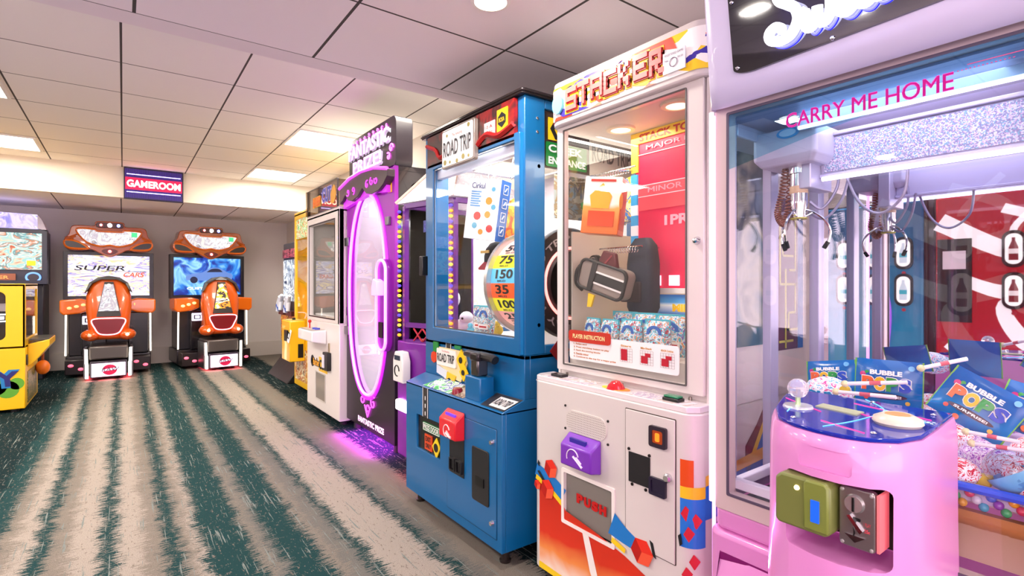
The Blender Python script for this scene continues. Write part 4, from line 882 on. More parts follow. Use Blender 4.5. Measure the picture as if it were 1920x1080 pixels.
k.build('flavour_print', [mat('#e8902a', .4), mat('#58a8c8', .4), mat('#c83a3a', .4)], q)
k = MB()
for i in range(4): k.rframe(.025, .075, .03+.07*i, .08+.07*i, .003, .0925, .094, 'x').tube([(.094, .04, .045+.07*i), (.094, .06, .065+.07*i)], .003, 4)
k.build('side_icons', TXTW, q)
q = thing('prize_box', 'orange patterned box behind the white and blue one in the blue machine', 'box', (1.72, 2.28, 1.42), 0, rot=(0, math.radians(-14), R90))
MB().box(-.12, .08, 0, .08, 0, .25).build('carton', art('orange_star', ['#d84a20', '#f08a28', '#e8c040', '#c03018'], 10, .1), q, bevel=.002)
k = MB().tube([(-.3, 0, .05), (.28, 0, .05)], .004, 6)
for i in range(12): k.tube([(-.06+i*.012+.006*math.cos(a), .006*math.sin(a)-.02, -.012+.016*math.sin(a)) for a in [2*PI*j/10 for j in range(10)]], .0015, 4, True)
for x_ in (-.12, .08): k.tube(spline([(x_, 0, .05), (x_+.01, -.02, .0), (x_+.0, -.02, -.06), (x_+.02, -.01, -.05)], 5), .003, 5)
o = k.build('prize_rack', CHROME, t); o.location = (.09, .28, 1.78)
q = thing('cap', 'black baseball cap with a red brim hanging in the blue machine', 'cap', (1.62, 2.30, 1.32), R90)
MB().loft([[(rr*math.cos(2*PI*k/20), .9*rr*math.sin(2*PI*k/20), zz) for k in range(20)] for rr, zz in ((.085, 0), (.085, .03), (.075, .07), (.05, .1), (.01, .112))]).build('crown', mat('#18161a', .8), q, smooth=60)
MB().loft([[(-.02-.02, -.07, .0), (-.06, -.03, .0), (-.06, .03, .0), (-.04, .07, .0)], [(-.13, -.05, -.03), (-.155, -.03, -.04), (-.155, .03, -.04), (-.13, .05, -.03)]]).build('brim', mat('#d82028', .6), q, bevel=.003)
MB().box(-.06, .02, -.079, -.074, .045, .06).build('badge', mat('#d8b060', .4), q)
def candy_bag(name, label, loc, w_, h_, cat='sweets', tilt=0, group=None, rz=R90, top='#48b8c8', body='#d8e8f0', word='SWEETS', d_=.02, base='#b03040', yaw=0):
    q = thing(name, label, cat, loc, 0, group, rot=(math.radians(tilt), 0, rz+yaw))
    k = MB(); N_ = 8
    def ring(t_):
        th = d_*math.sin(PI*min(1, max(0, t_)))**.6+.0015
        return [(w_/2*a, s__*th, t_*h_) for s__, seq in ((-1, (-1, -.8, -.3, .3, .8, 1)), (1, (.8, .3, -.3, -.8))) for a in seq]
    def shape(p_, t_):
        return p_
    k.loft([[(x_, (y_ if abs(x_) < w_*.49 else 0), z_) for x_, y_, z_ in ring(j/N_)] for j in range(N_+1)])
    k.build('pouch', art('pouch_'+top.strip('#')+base.strip('#'), [body, base, top, body, '#d89060', top], 42, .05), q)
    MB().box(-w_/2, w_/2, -.0035, .0035, h_*.86, h_*1.02).build('top_seal', mat(top, .3), q)
    MB().prism(rrect(-w_*.33, w_*.33, h_*.2, h_*.38, .003), -d_-.004, -d_).build('label_patch', mat('#f6eee8', .4), q)
    MB().box(-w_*.26, w_*.26, -d_-.005, -d_-.004, h_*.26, h_*.32).build('label_stripe', mat('#c02030', .4), q)
    MB().prism([(w_*.3*math.cos(a), h_*.62+w_*.3*math.sin(a)) for a in [PI*i/10 for i in range(11)]]+[(w_*.2*math.cos(a), h_*.62+w_*.2*math.sin(a)) for a in [PI*i/10 for i in range(10, -1, -1)]], -d_-.003, -d_+.002).build('arch_print', mat('#3868b8', .4), q)
    return q
for i, (x_, y_, z_, lb) in enumerate(((1.56, 2.33, .93, 'blue topped sweet pouch standing left of the mile wheel'), (1.60, 2.43, .93, 'sweet pouch behind the foremost one, left of the mile wheel'))):
    candy_bag('sweet_pouch', lb, (x_, y_, z_), .13, .15, 'sweets', word='CANDY', yaw=.2*i)
for i, (x_, y_, z_, r_, c_) in enumerate(((1.66, 2.52, .945, .03, '#c850c8'), (1.72, 2.45, .94, .03, '#e8c040'), (1.60, 2.55, .94, .025, '#48b8d8'), (1.75, 2.55, .95, .035, '#f0a040'))):
    q = thing('plush_toy', ['small magenta toy', 'small yellow toy', 'small light blue toy', 'small orange toy'][i]+' on the floor of the blue machine', 'toy', (x_, y_, .907))
    MB().ball((0, 0, r_), r_, 12, 8).ball((-.01, -.01, r_*2.3), r_*.6, 10, 6).build('body', mat(c_, .7), q)
for ch in list(W.children):
    ch.parent = wheel_host; ch.location = (0, .43, 1.205)
bpy.data.objects.remove(W)
area('interior_lamp', (1.62, 2.24, 1.83), .5, .6, 7, (.97, .98, 1))

# ================================================================== STACKER
t = thing('prize_machine', 'white prize machine with block letters STACKER on its curved header', 'arcade machine', (1.335, 1.29, 0), R90)
# local: x -.37 (far) .. .36 (near); y 0 lower front, .09 upper front
SW = mat('#dcd4cf', .3, coat=.3)
YN, XN = .80, .385
def plan(x0, x1, y0, y1, r, n=7):   # rounded front corners only (front = low y), counter-clockwise
    o = [(x1, y1), (x0, y1)]
    o += [(x0+r-r*math.cos(PI/2*i/(n-1)), y0+r-r*math.sin(PI/2*i/(n-1))) for i in range(n)]
    o += [(x1-r+r*math.sin(PI/2*i/(n-1)), y0+r-r*math.cos(PI/2*i/(n-1))) for i in range(n)]
    return o
base = MB().prism(plan(-.372, XN, 0, YN, .05), .07, .815, 'z').build('cabinet_base', SW, t, smooth=50, bevel=.004)
cut(base, MB().box(-.178, .065, -.02, .12, .315, .495))
up = MB(); up.rframe(-.32, .355, .855, 1.835, (.043, .065, .028, .02), .09, .115, r=.004)
up.build('window_frame', SW, t, bevel=.004)
ub = MB().prism([(.355, .10), (XN-.01, .10), (XN, .115), (XN, YN), (.355, YN)], .815, 1.835, 'z')
ub.box(-.335, .37, .115, .135, .815, .86).box(-.335, .37, YN-.02, YN, .815, 1.835).box(-.335, -.32, .11, .14, .815, 1.835).box(-.335, -.32, YN-.1, YN, .815, 1.835).box(-.335, .37, .115, YN, .815, .83)
ub.build('upper_body', SW, t, bevel=.004)
MB().prism([(-.372, .0+.04), (-.35, 0.008), (.35, 0.008), (.375, .04), (.375, .115), (-.372, .115)], .815, .835, 'z').build('control_deck', mat('#e6dfe0', .25, coat=.4), t, bevel=.003)
MB().box(-.28, .292, .1, .103, .88, 1.82).build('front_glass', glass('clear_glass'), t)
MB().rframe(-.282, .295, .878, 1.82, .005, .087, .092).build('window_seal', mat('#5a5654', .4), t)
MB().box(-.332, -.329, .14, YN-.1, .83, 1.83).build('side_glass', glass('clear_glass'), t)
MB().box(XN-.001, XN+.004, .22, .47, 1.0, 1.62).build('side_window', art('side_window_print', ['#24404e', '#4a6a78', '#a8a490', '#2c3c48', '#6a7a84', '#989078'], 4, .03, smooth=True, dist=.4), t)
hd = MB().prism(plan(-.345, .385, .065, YN, .06), 1.835, 2.008, 'z').build('header', SW, t, smooth=50, bevel=.006)
HA = art('header_shards', ['#f6f0ec', '#f2c820', '#f6f0ec', '#e83a28', '#f4ece8', '#3a2a9a', '#f6f0ec', '#f08a70'], 26, .12, kind='voronoi', stretch=(.6, .6, 1.6))
o2 = plan(-.349, .389, .061, YN, .064, 12)[2:]
MB().add([(x_, y_, z_) for z_ in (1.855, 1.985) for x_, y_ in o2], [(i, i+1, len(o2)+i+1, len(o2)+i) for i in range(len(o2)-1)]).build('header_art', HA, hd, smooth=50)
a_ = MB()
for k_, pts in enumerate([[(-.27, 1.983), (-.12, 1.983), (-.25, 1.965)], [(.1, 1.983), (.26, 1.983), (.28, 1.94), (.22, 1.955)], [(-.30, 1.90), (-.25, 1.86), (-.1, 1.86), (-.2, 1.885)], [(.1, 1.875), (.22, 1.895), (.16, 1.86)], [(-.05, 1.975), (.06, 1.984), (.02, 1.965)], [(-.2, 1.965), (-.15, 1.98), (-.12, 1.965)]]):
    a_.mat(k_ % 3).flat(pts, .0588)
a_.build('header_shapes', [mat('#f4cc18', .4), mat('#e84020', .4), mat('#3a2a98', .4)], hd)
tl = MB().prism(circ(-.275, 1.915, .03, 18, .038), .050, .060).build('logo_bubble', mat('#70c8d8', .3, emit=.2), hd)
PIX = {'S': ['11111', '10000', '11111', '00001', '11111'], 'T': ['11111', '00100', '00100', '00100', '00100'], 'A': ['11111', '10001', '11111', '10001', '10001'],
       'C': ['11111', '10000', '10000', '10000', '11111'], 'K': ['10010', '10100', '11000', '10110', '10010'], 'E': ['11111', '10000', '11110', '10000', '11111'], 'R': ['11110', '10010', '11110', '10100', '10011']}
xx = -.228; cw = .0118
for li, ch in enumerate('STACKER'):
    zb = 1.876+.004*(li % 3)+.004*li/6; chh = .0165; w5 = cw*5
    for (dx, dz, gr, m_, y0_) in ((0, -.003, .008, mat('#f2c020', .35), .0575), (.003, -.004, .002, mat('#a01820', .35), .0545), (0, 0, 0, mat('#f07068', .35, emit=.25), .0515)):
        q = MB()
        for r_i, row in enumerate(PIX[ch]):
            c0 = None
            for c_i in range(6):
                on = c_i < 5 and row[c_i] == '1'
                if on and c0 is None: c0 = c_i
                if not on and c0 is not None:
                    q.box(xx+c0*cw-gr+dx, xx+c_i*cw+gr+dx, y0_, y0_+.003, zb+(4-r_i)*chh-gr+dz, zb+(5-r_i)*chh+gr+dz+.001); c0 = None
        q.build('letter_block', m_, hd)
    xx += w5+.0085
st = MB().prism([(.232, 1.868), (.315, 1.868), (.315, 1.935), (.232, 1.935)], .052, .056).build('sticker', mat('#ece8ec', .4), hd)
MB().text('REGISTERED GAME', .24, .308, 1.922, 1.929, .0505).text('No.', .24, .255, 1.905, 1.912, .0505).text('MAX 10A', .288, .308, 1.905, 1.912, .0505).tube([(.272+.014*math.cos(a), .0505, 1.898+.014*math.sin(a)) for a in [2*PI*i/16 for i in range(16)]], .001, 4, True).build('sticker_print', mat('#5a4a6a', .4), st)
# lower front art: thin decals
a_ = MB(); 
def ribbon(mb, pts, w_, y_, closed=False):
    pts = spline(pts, 6); L_, R_ = [], []
    for i, p_ in enumerate(pts):
        d = Vector(pts[min(i+1, len(pts)-1)])-Vector(pts[max(i-1, 0)]); d.normalize(); nrm = Vector((-d.y, d.x))
        ww = w_[0]+(w_[1]-w_[0])*i/(len(pts)-1) if isinstance(w_, tuple) else w_
        L_.append((p_[0]+nrm.x*ww/2, p_[1]+nrm.y*ww/2)); R_.append((p_[0]-nrm.x*ww/2, p_[1]-nrm.y*ww/2))
    for i in range(len(pts)-1): mb.flat([L_[i], L_[i+1], R_[i+1], R_[i]], y_)
    return mb
RG = ramp_mat('flame_fade', 'Z', [(0, '#f2b060'), (.12, '#e8502a'), (.3, '#f4e0d0'), (.45, '#f09048'), (.62, '#d83014'), (1, '#c82810')], lo=.02, hi=.46, noise=.12, nscale=5)
xl, xr = -.372+.05, .385-.05
MB().flat([(xl, .075), (xr, .075), (xr, .23), (.12, .30), (0, .325), (-.17, .35), (-.2, .40), (xl, .44)], -.0012).build('flame_art', RG, t)
ribbon(MB(), [(xl-.02, .46), (-.24, .43), (-.18, .40)], (.05, .06), -.002).build('blue_band', mat('#1f7ac8', .3), t)
ribbon(MB(), [(.065, .39), (.12, .37), (.20, .35)], (.085, .03), -.005).build('blue_band', mat('#1f7ac8', .3), t)
a_ = MB(); ribbon(a_, [(xl-.02, .43), (-.24, .395), (-.18, .365)], (.02, .02), -.0025); ribbon(a_, [(.065, .335), (.10, .325), (.125, .318)], (.02, .016), -.005)
a_.flat([(xl, .075), (xr, .075), (xr, .085), (xl, .10)], -.0025); a_.build('yellow_band', mat('#f8d020', .3), t)
def cube_art(cx, cz, r, y_=-.006, rot=.3):
    h_ = [(cx+r*math.cos(rot+PI/3*i), cz+r*math.sin(rot+PI/3*i)) for i in range(6)]
    for k_, (c_, ids) in enumerate((('#e83020', (0, 1, 2)), ('#b81810', (2, 3, 4)), ('#f05838', (4, 5, 0)))):
        MB().prism([(cx, cz)]+[h_[i] for i in ids], y_, y_+.001).build('cube_print', mat(c_, .3), t)
cube_art(-.25, .485, .038); cube_art(-.27, .40, .04); cube_art(.195, .345, .045, -.0065, .1); cube_art(-.33, .40, .02)
for pts in ([(-.325, .50), (-.315, .49), (-.32, .475), (-.33, .485)], [(-.33, .455), (-.32, .46), (-.285, .43), (-.295, .42)], [(.225, .395), (.238, .39), (.25, .345), (.238, .35)], [(.33, .45), (.34, .46), (.345, .43), (.336, .42)]): MB().prism(pts, -.0055, -.0045).build('black_shard', TXTB, t)
MB().flat([(-.08, .31), (-.045, .30), (.0, .17), (.05, .10), (.0, .10), (-.04, .18)], -.003).build('white_swoosh', mat('#f6f0ea', .3), t)
# near side and corner art
sid = MB()
xs_ = XN+.0012
def sidep(name, pts, c_, lift=0): MB().flat([(p_[0], p_[1]) for p_ in pts], xs_+lift, 'x').build(name, mat(c_, .3) if isinstance(c_, str) else c_, t)
sidep('blue_band', [(.05, .60), (.40, .62), (.40, .48), (.05, .50)], '#2a78d8'); sidep('yellow_band', [(.05, .63), (.40, .66), (.40, .62), (.05, .60)], '#f8c040', .001)
sidep('flame_art', [(.05, .08), (.7, .08), (.7, .26), (.05, .32)], RG)
sidep('blue_band', [(.1, .42), (.5, .25), (.5, .36), (.1, .48)], '#2a70d0', .001)
for cy, cz in ((.12, .55), (.2, .45), (.16, .38), (.3, .52), (.26, .33)): sidep('cube_print', [(cy-.02, cz), (cy, cz+.03), (cy+.025, cz), (cy, cz-.03)], '#e02838', .002)
sidep('tower_print', [(.48, .97), (.62, .97), (.62, 1.5), (.48, 1.5)], '#6a2838'); sidep('blue_band', [(.452, 1.1), (.48, 1.1), (.48, 1.42), (.452, 1.3)], '#1a60c8', .001)
sidep('blue_band', [(.62, .97), (.66, .97), (.66, 1.5), (.62, 1.5)], '#2a68c0', .001)
tw_ = MB()
for path in ([(.49, 1.48), (.49, 1.2), (.60, 1.2), (.60, 1.1), (.55, 1.1), (.55, 1.04), (.61, 1.04)], [(.53, 1.25), (.53, .98)], [(.49, 1.0), (.58, 1.0)], [(.60, 1.48), (.60, 1.25), (.56, 1.25)], [(.51, 1.38), (.51, 1.3), (.58, 1.3)]):
    for a, b_ in zip(path, path[1:]):
        tw_.box(xs_+.001, xs_+.003, min(a[0], b_[0])-.004, max(a[0], b_[0])+.004, min(a[1], b_[1])-.004, max(a[1], b_[1])+.004)
tw_.build('yellow_lines', mat('#d8d048', .3), t)
sidep('yellow_band', [(.27, .56), (.46, .82), (.46, .85), (.27, .60)], '#e8c030'); sidep('brown_band', [(.27, .60), (.46, .85), (.46, .875), (.34, .74), (.27, .68)], '#7a3a34'); sidep('blue_band', [(.27, .50), (.46, .70), (.46, .82), (.27, .56)], '#1858b0')
# corner continuation of the art
MB().add([(xr+.052*math.sin(a), .05-.0512*math.cos(a), z_) for z_ in (.075, .255) for a in [PI/2*i/8 for i in range(9)]], [(i, i+1, 10+i, 9+i) for i in range(8)]).build('flame_art', RG, t)
MB().add([(xr+.0515*math.sin(a), .05-.0515*math.cos(a), z_) for z_ in (.42, .565) for a in [PI/2*i/8 for i in range(9)]], [(i, i+1, 10+i, 9+i) for i in range(8)]).build('blue_band', mat('#2a78d8', .3), t)
MB().add([(xr+.0517*math.sin(a), .05-.0517*math.cos(a), z_) for z_ in (.565, .60) for a in [PI/2*i/8 for i in range(9)]], [(i, i+1, 10+i, 9+i) for i in range(8)]).build('yellow_band', mat('#f8c828', .3), t)
MB().add([(xr+.0515*math.sin(a), .05-.0515*math.cos(a), z_) for z_ in (.60, .68) for a in [PI/2*i/8 for i in range(5)]], [(i, i+1, 6+i, 5+i) for i in range(4)]).build('flame_art', mat('#e05018', .3), t)
for z_, a in ((.50, .9), (.46, .5), (.52, .35), (.38, .8), (.34, .4), (.30, 1.1)):
    cx, cy = xr+.053*math.sin(a), .05-.053*math.cos(a)
    MB().loft([[(cx-.012, cy-.008, z_), (cx, cy-.002, z_+.025), (cx+.012, cy+.010, z_+.005), (cx, cy+.001, z_-.022)], [(cx-.010, cy-.006, z_), (cx+.002, cy, z_+.023), (cx+.014, cy+.012, z_+.005), (cx+.002, cy+.003, z_-.020)]]).build('cube_print', mat('#d82838', .3), t)
# prize flap, speaker, reader
d = MB().box(-.176, .063, .01, .014, .317, .493).build('prize_flap', mat('#8f8880', .18, .2), t)
MB().rframe(-.19, .077, .302, .508, .013, -.004, .012, r=.005).build('flap_frame', mat('#f4ece6', .3), t)
MB().box(-.178, .065, .11, .118, .315, .495).build('chute_back', mat('#6a625c', .5), t)
for i, ch in enumerate('PUSH'): MB().text(ch, -.115+i*.038, -.083+i*.038, .398-.001*i, .432-.001*i, .004, bold=.06, thick=.003).build('lettering', mat('#c81818', .3), d)
g = MB().prism(rrect(-.165, .04, .655, .735, .038, 7), -.003, 0).build('speaker_grille', mat('#d8d0c8', .5), t)
k = MB()
for i in range(26):
    for j in range(9): 
        x_ = -.157+i*.0076; z_ = .663+j*.008
        if abs(x_+.0625) < .068 or ((abs(x_+.0625)-.068)**2+(z_-.695)**2) < .033**2: k.flat(circ(x_, z_, .002, 6), -.0034)
k.build('grille_holes', mat('#9a9288', .6), g, kind='stuff')
for x_, z_ in ((-.17, .745), (.045, .73), (.045, .65), (-.17, .66)): MB().lathe([(.001, -.004), (.0045, -.003), (.005, 0)], (x_, 0, z_), 'y', 8).build('screw', mat('#3a3634', .3, .6), t)
rd = MB().loft([[(-.15, 0, .535), (.015, 0, .535), (.015, 0, .655), (-.15, 0, .655)], [(-.145, -.05, .545), (.01, -.05, .545), (.01, -.05, .62), (-.145, -.05, .62)]]).build('card_reader', mat('#7a30b8', .3, coat=.3), t, bevel=.006)
MB().prism([(-.11, .628), (-.03, .628), (-.03, .645), (-.11, .645)], -.036, -.026).build('reader_display', mat('#30208a', .4, emit=.2), rd)
MB().tube([(-.078+.03*math.cos(a), -.0515, .582+.03*math.sin(a)) for a in [PI*.1+PI*1.0*i/12 for i in range(13)]], .0022, 5).tube([(-.075, -.0515, .588), (-.05, -.0515, .572), (-.03, -.0515, .558)], .0045, 5).tube([(-.06, -.0515, .588), (-.035, -.0515, .57)], .003, 5).build('reader_symbol', mat('#f0e0f4', .4), rd)
# coin door
dr = MB().box(.125, .318, -.004, 0, .355, .79).build('coin_door', SW, t, bevel=.002)
MB().rframe(.122, .321, .352, .793, .003, -.001, .0008).build('door_seam', mat('#4a4038', .5), t)
cb_ = MB().rframe(.228, .292, .695, .76, .012, -.014, -.004, r=.006).build('coin_button', mat('#302430', .3), dr)
MB().prism(rrect(.241, .279, .708, .747, .004), -.012, -.006).build('button_face', mat('#6a2a14', .3, emit=.3, ecol='#e05010'), cb_)
MB().prism(rrect(.252, .268, .714, .74, .004), -.0135, -.012).build('button_symbol', mat('#f08020', .3, emit=.8), cb_)
MB().box(.141, .227, -.0065, -.004, .557, .654).build('black_plate', mat('#1e1c1e', .45), dr)
for x_, z_ in ((.141, .662), (.224, .66), (.155, .55), (.21, .548)): MB().lathe([(.001, -.008), (.005, -.007), (.0055, -.004)], (x_, 0, z_), 'y', 8).build('screw', mat('#2a2624', .3, .6), dr)
cr_ = MB().rframe(.228, .29, .545, .60, .008, -.014, -.004, r=.005).prism(rrect(.235, .283, .551, .594, .003), -.010, -.004).build('coin_return', mat('#241c34', .3), dr)
MB().lathe([(.001, -.02), (.009, -.02), (.0135, -.014), (.0135, -.004)], (.296, 0, .612), 'y', 16).build('door_lock', CHROME, dr)
# deck controls
MB().lathe([(.001, .865), (.014, .862), (.026, .850), (.032, .838), (.034, .835)], (.035, .05, 0), 'z', 24).build('stop_button', mat('#b81820', .15, emit=.25, coat=1), t, smooth=60)
MB().prism(circ(.035, .05, .06, 24, .03), .8352, .8362, 'z').build('button_print', ramp_mat('btn_glow', 'X', [(0, '#f8e020'), (1, '#f08020')], lo=-.02, hi=.09), t)
MB().box(-.29, -.23, .03, .07, .835, .847).build('deck_button', mat('#1e1a1c', .3), t, bevel=.003)
bq = MB().box(.245, .305, .03, .065, .835, .846).build('deck_button', mat('#1c1c1c', .3), t, bevel=.003)
MB().box(.248, .302, .033, .062, .846, .853).build('button_cap', mat('#1c7a52', .25), bq, bevel=.003)
DPM = art('deck_panel', ['#e8e0e4', '#b8a8c0', '#e8e0e4', '#c8b8b0', '#ece6ea'], 12)
MB().prism(rrect(-.33, -.06, .015, .085, .01), .8352, .8358, 'z').build('deck_print', DPM, t)
MB().prism(rrect(.12, .345, .015, .08, .01), .8352, .8358, 'z').build('deck_print', DPM, t)
for x_ in (-.27, .02, .30): MB().lathe([(.001, .846), (.005, .845), (.006, .835)], (x_, .1, 0), 'z', 10).build('deck_bolt', mat('#8a8078', .3, .7), t)
MB().lathe([(.001, .074), (.008, .076), (.0125, .086), (.013, .09)], (.332, 0, 1.335), 'y', 16).build('frame_lock', CHROME, t)
for sx in (-.32, .32):
    for sy_ in (.08, .7): MB().lathe([(.024, .0), (.032, .01), (.032, .05), (.018, .055), (.018, .075)], (sx, sy_, 0), 'z', 16).build('leg', mat('#4a3c34', .4, .4), t)
# interior
MB().box(-.32, .37, YN-.05, YN-.03, .86, 1.83).box(.345, .353, .12, YN-.03, .84, 1.83).box(-.32, .35, .135, YN-.03, .86, .872).build('inner_wall', mat('#e9e4d6', .5), t)
MB().box(-.326, -.318, .175, YN-.03, .84, 1.42).build('inner_side_panel', mat('#cfc8b8', .5), t)
cei = MB().box(-.32, .35, .12, YN-.03, 1.822, 1.834).build('inner_ceiling', mat('#cfcac4', .5), t)
for i, (x_, y_) in enumerate(((-.13, .26), (.18, .2))):
    q = MB().lathe([(.058, 1.822), (.056, 1.814), (.04, 1.812), (.038, 1.82)], (x_, y_, 0), 'z', 28).build('interior_downlight', mat('#e8dcc0', .4), cei)
    MB().lathe([(.001, 1.8145), (.038, 1.8145), (.038, 1.816), (.001, 1.816)], (x_, y_, 0), 'z', 28).build('bulb', mat('#fff4d8', .5, emit=1.5), cei)
MB().tube([(-.31, .14, 1.80), (-.31, .6, 1.80)], .006, 6).build('tube_light', mat('#fffaf0', .5, emit=3), t)
gb = MB().box(-.145, .34, .37, .385, 1.185, 1.80).build('game_board', mat('#b8123a', .35, emit=.35, ecol='#e01050'), t)
MB().box(-.165, .34, .362, .37, 1.775, 1.82).build('board_header', mat('#d8b030', .4, emit=.2), gb)
MB().box(-.165, -.13, .364, .372, 1.66, 1.78).build('board_side', mat('#d8b838', .4, emit=.1), gb)
MB().text('STACK TO THE', -.12, .22, 1.782, 1.812, .3605, bold=.04).build('lettering', mat('#c02818', .4), gb)
MB().text('MAJOR PRIZE', -.09, .22, 1.74, 1.762, .3655, bold=.015).text('MINOR PRIZE', -.08, .22, 1.57, 1.592, .3655, bold=.015).build('lettering', mat('#e08898', .4, emit=.3), gb)
MB().box(-.13, .34, .366, .369, 1.727, 1.73).box(-.13, .34, .366, .369, 1.60, 1.603).box(-.13, .34, .366, .369, 1.555, 1.558).build('board_line', mat('#f0c0c8', .4, emit=.3), gb)
MB().box(-.13, .34, .3665, .3695, 1.5, 1.60).build('board_band', mat('#e04a58', .4, emit=.25), gb)
k = MB()
for i in range(11): k.mat(i % 2).box(-.165, -.132, .362, .37, 1.19+i*.042, 1.19+i*.042+.041)
k.build('side_scale', [mat('#3aa0d8', .4, emit=.25), mat('#f0f0f4', .4, emit=.25)], gb)
for x_ in (-.04, .045, .13, .215):
    MB().box(x_-.022, x_+.022, .363, .37, 1.195, 1.235).build('lit_block', mat('#ffc8d0', .4, emit=2, ecol='#ffa8b8'), gb)
MB().text('1PR 7', .0, .17, 1.43, 1.47, .3655, bold=.04).build('reflected_print', mat('#f090a0', .4, emit=.4), gb)
MB().box(-.165, .34, .355, .385, 1.165, 1.185).build('board_ledge', mat('#f0ece8', .4), gb)
mb2 = MB().box(-.16, .34, .365, .385, 1.085, 1.16).build('minor_strip', ramp_mat('minor_fade', 'Z', [(0, '#1a78c8'), (.45, '#f0f4f8'), (.6, '#58a8e0'), (1, '#1060b0')], emit=.2, lo=1.085, hi=1.16), gb)
MB().text('MINOR', .04, .2, 1.095, 1.125, .362, bold=.06).build('lettering', mat('#f8c820', .4, emit=.2), mb2)
# instruction plate on the glass
ip = MB().prism(rrect(-.25, .262, .905, 1.0, .012), .095, .0985).build('instruction_plate', mat('#f2efee', .35), t)
MB().prism(rrect(-.25, -.03, .975, 1.02, .012), .090, .0955).build('title_pill', mat('#c03020', .35), ip)
MB().text('PLAYER INSTRUCTION', -.225, -.055, .989, 1.006, .0885, bold=.03).build('lettering', mat('#f8e0a0', .4), ip)
for i, s_ in enumerate(('1. Swipe card', '2. Press start/stop button to play', '3. Stack the moving blocks', '4. Decide minor', '5. Continue to the top for a major prize')):
    MB().text(s_, -.225, -.225+.0055*len(s_), .963-.0125*i, .971-.0125*i, .0935, bold=.03).build('lettering', mat('#b86a20', .4), ip)
for i, x_ in enumerate((.04, .13, .215)):
    k = MB().mat(0)
    for j in range(6): k.box(x_-.025, x_+.03, .0938, .0942, .925+.0095*j, .9256+.0095*j).box(x_-.025+.011*j, x_-.0244+.011*j, .0938, .0942, .925, .9725)
    k.build('grid', mat('#8a8484', .5), ip)
    k = MB().box(x_-.02, x_+.008, .093, .0935, .93, .955)
    if i: k.box(x_-.003, x_+.02, .0925, .093, .952, .965)
    else: k.box(x_-.02, x_+.008, .0925, .093, .955, .97)
    k.build('grid_blocks', mat('#b81830', .4), ip)
    MB().text(('Start', 'Mis-Stack', 'MINOR Continue')[i], x_-.022, x_+.026, .978, .985, .0935, bold=.03).build('lettering', mat('#c88a30', .4), ip)
area('interior_lamp', (1.70, 1.42, 1.80), .35, .3, 3.2, (1, .9, .72))
# contents
q = thing('prize_box', 'orange and white box with a tag hanging high in the white stacking machine', 'box', (1.51, 1.46, 1.40), 0, rot=(0, math.radians(6), R90+.5))
MB().box(-.075, .075, 0, .10, 0, .225).build('carton', ramp_mat('box_orange', 'Z', [(0, '#d8601a'), (.35, '#e87830'), (.55, '#e8a050'), (.62, '#f0e4d8'), (1, '#f0e0d4')], emit=.06, lo=0, hi=.225, noise=.05), q, bevel=.002)
MB().prism([(-.05, .15), (.0, .20), (.04, .15), (.03, .10), (-.04, .10)], -.002, -.0005).build('animal_print', mat('#e8a830', .4), q)
MB().box(-.05, .055, -.0025, -.0005, .03, .09).build('print', mat('#d84818', .4), q)
MB().box(.0752, .0765, .01, .09, .02, .21).build('side_print', mat('#c8541a', .4), q)
MB().prism(circ(.0, .13, .03, 12), .0768, .0775, 'x').build('side_print', mat('#e8c040', .4), q)
MB().box(-.05, .05, -.002, -.0005, .206, .215).build('print', mat('#c03020', .4), q)
q = thing('prize_box', 'yellow and blue box behind the orange one in the white stacking machine', 'box', (1.72, 1.50, 1.47), 0, rot=(0, math.radians(-8), R90))
MB().box(-.07, .06, 0, .05, 0, .18).build('carton', art('box_yellow', ['#e8d030', '#f4ecc0', '#3878c8', '#e8b820', '#f8f0d8'], 16, .1), q, bevel=.002)
k = MB().tube([(-.15, 0, .0), (.1, 0, 0)], .003, 6).tube([(0, 0, 0), (0, .2, .03)], .004, 6)
for i in range(14): k.tube([(-.12+i*.014, .009*math.cos(a), .011*math.sin(a)-.01) for a in [2*PI*j/8 for j in range(8)]], .0013, 4, True)
o = k.build('prize_rack', CHROME, t); o.location = (-.16, .265, 1.66)
k = MB().tube([(-.1, 0, .0), (.12, 0, 0)], .003, 6).tube([(.1, 0, 0), (.1, .2, 0)], .004, 6)
for i in range(12): k.tube([(-.05+i*.013, .009*math.cos(a), .012*math.sin(a)-.01) for a in [2*PI*j/8 for j in range(8)]], .0013, 4, True)
o = k.build('prize_rack', CHROME, t); o.location = (-.13, .245, 1.345)
q = thing('wrist_watch', 'black and maroon watch with round dials above the grey bag', 'watch', (1.545, 1.49, 1.29), R90)
MB().lathe([(.001, -.012), (.028, -.012), (.03, 0), (.03, .01), (.001, .01)], (-.02, 0, 0), 'y', 20).build('case', mat('#201a1c', .3, .4), q)
MB().lathe([(.012, -.016), (.02, -.016), (.02, -.012), (.012, -.012), (.012, -.016)], (-.02, 0, 0), 'y', 20).build('dial_ring', CHROME, q)
MB().prism([(.0, .0), (.03, .045), (.09, .03), (.10, -.03), (.05, -.05), (.01, -.03)], -.008, .012).build('pouch', mat('#5a1420', .6), q, bevel=.004)
MB().prism([(.03, -.02), (.08, .02), (.075, .025), (.028, -.012)], -.0095, -.0085).build('print', mat('#8a3038', .5), q)
q = thing('shoulder_bag', 'grey and black striped bag with yellow tag hanging in the white stacking machine', 'bag', (1.54, 1.455, 1.22), 0, rot=(0, math.radians(17), R90+.12))
bg_ = MB().prism(rrect(-.115, .115, -.06, .06, .028, 6), -.025, .045).build('body', mat('#8a7e76', .75, bump=.3), q, bevel=.012, seg=3)
MB().frame(rrect(-.118, .118, -.063, .063, .03, 6), rrect(-.108, .108, -.053, .053, .024, 6), -.03, -.015).build('piping', mat('#1c1a1c', .5), q, bevel=.003)
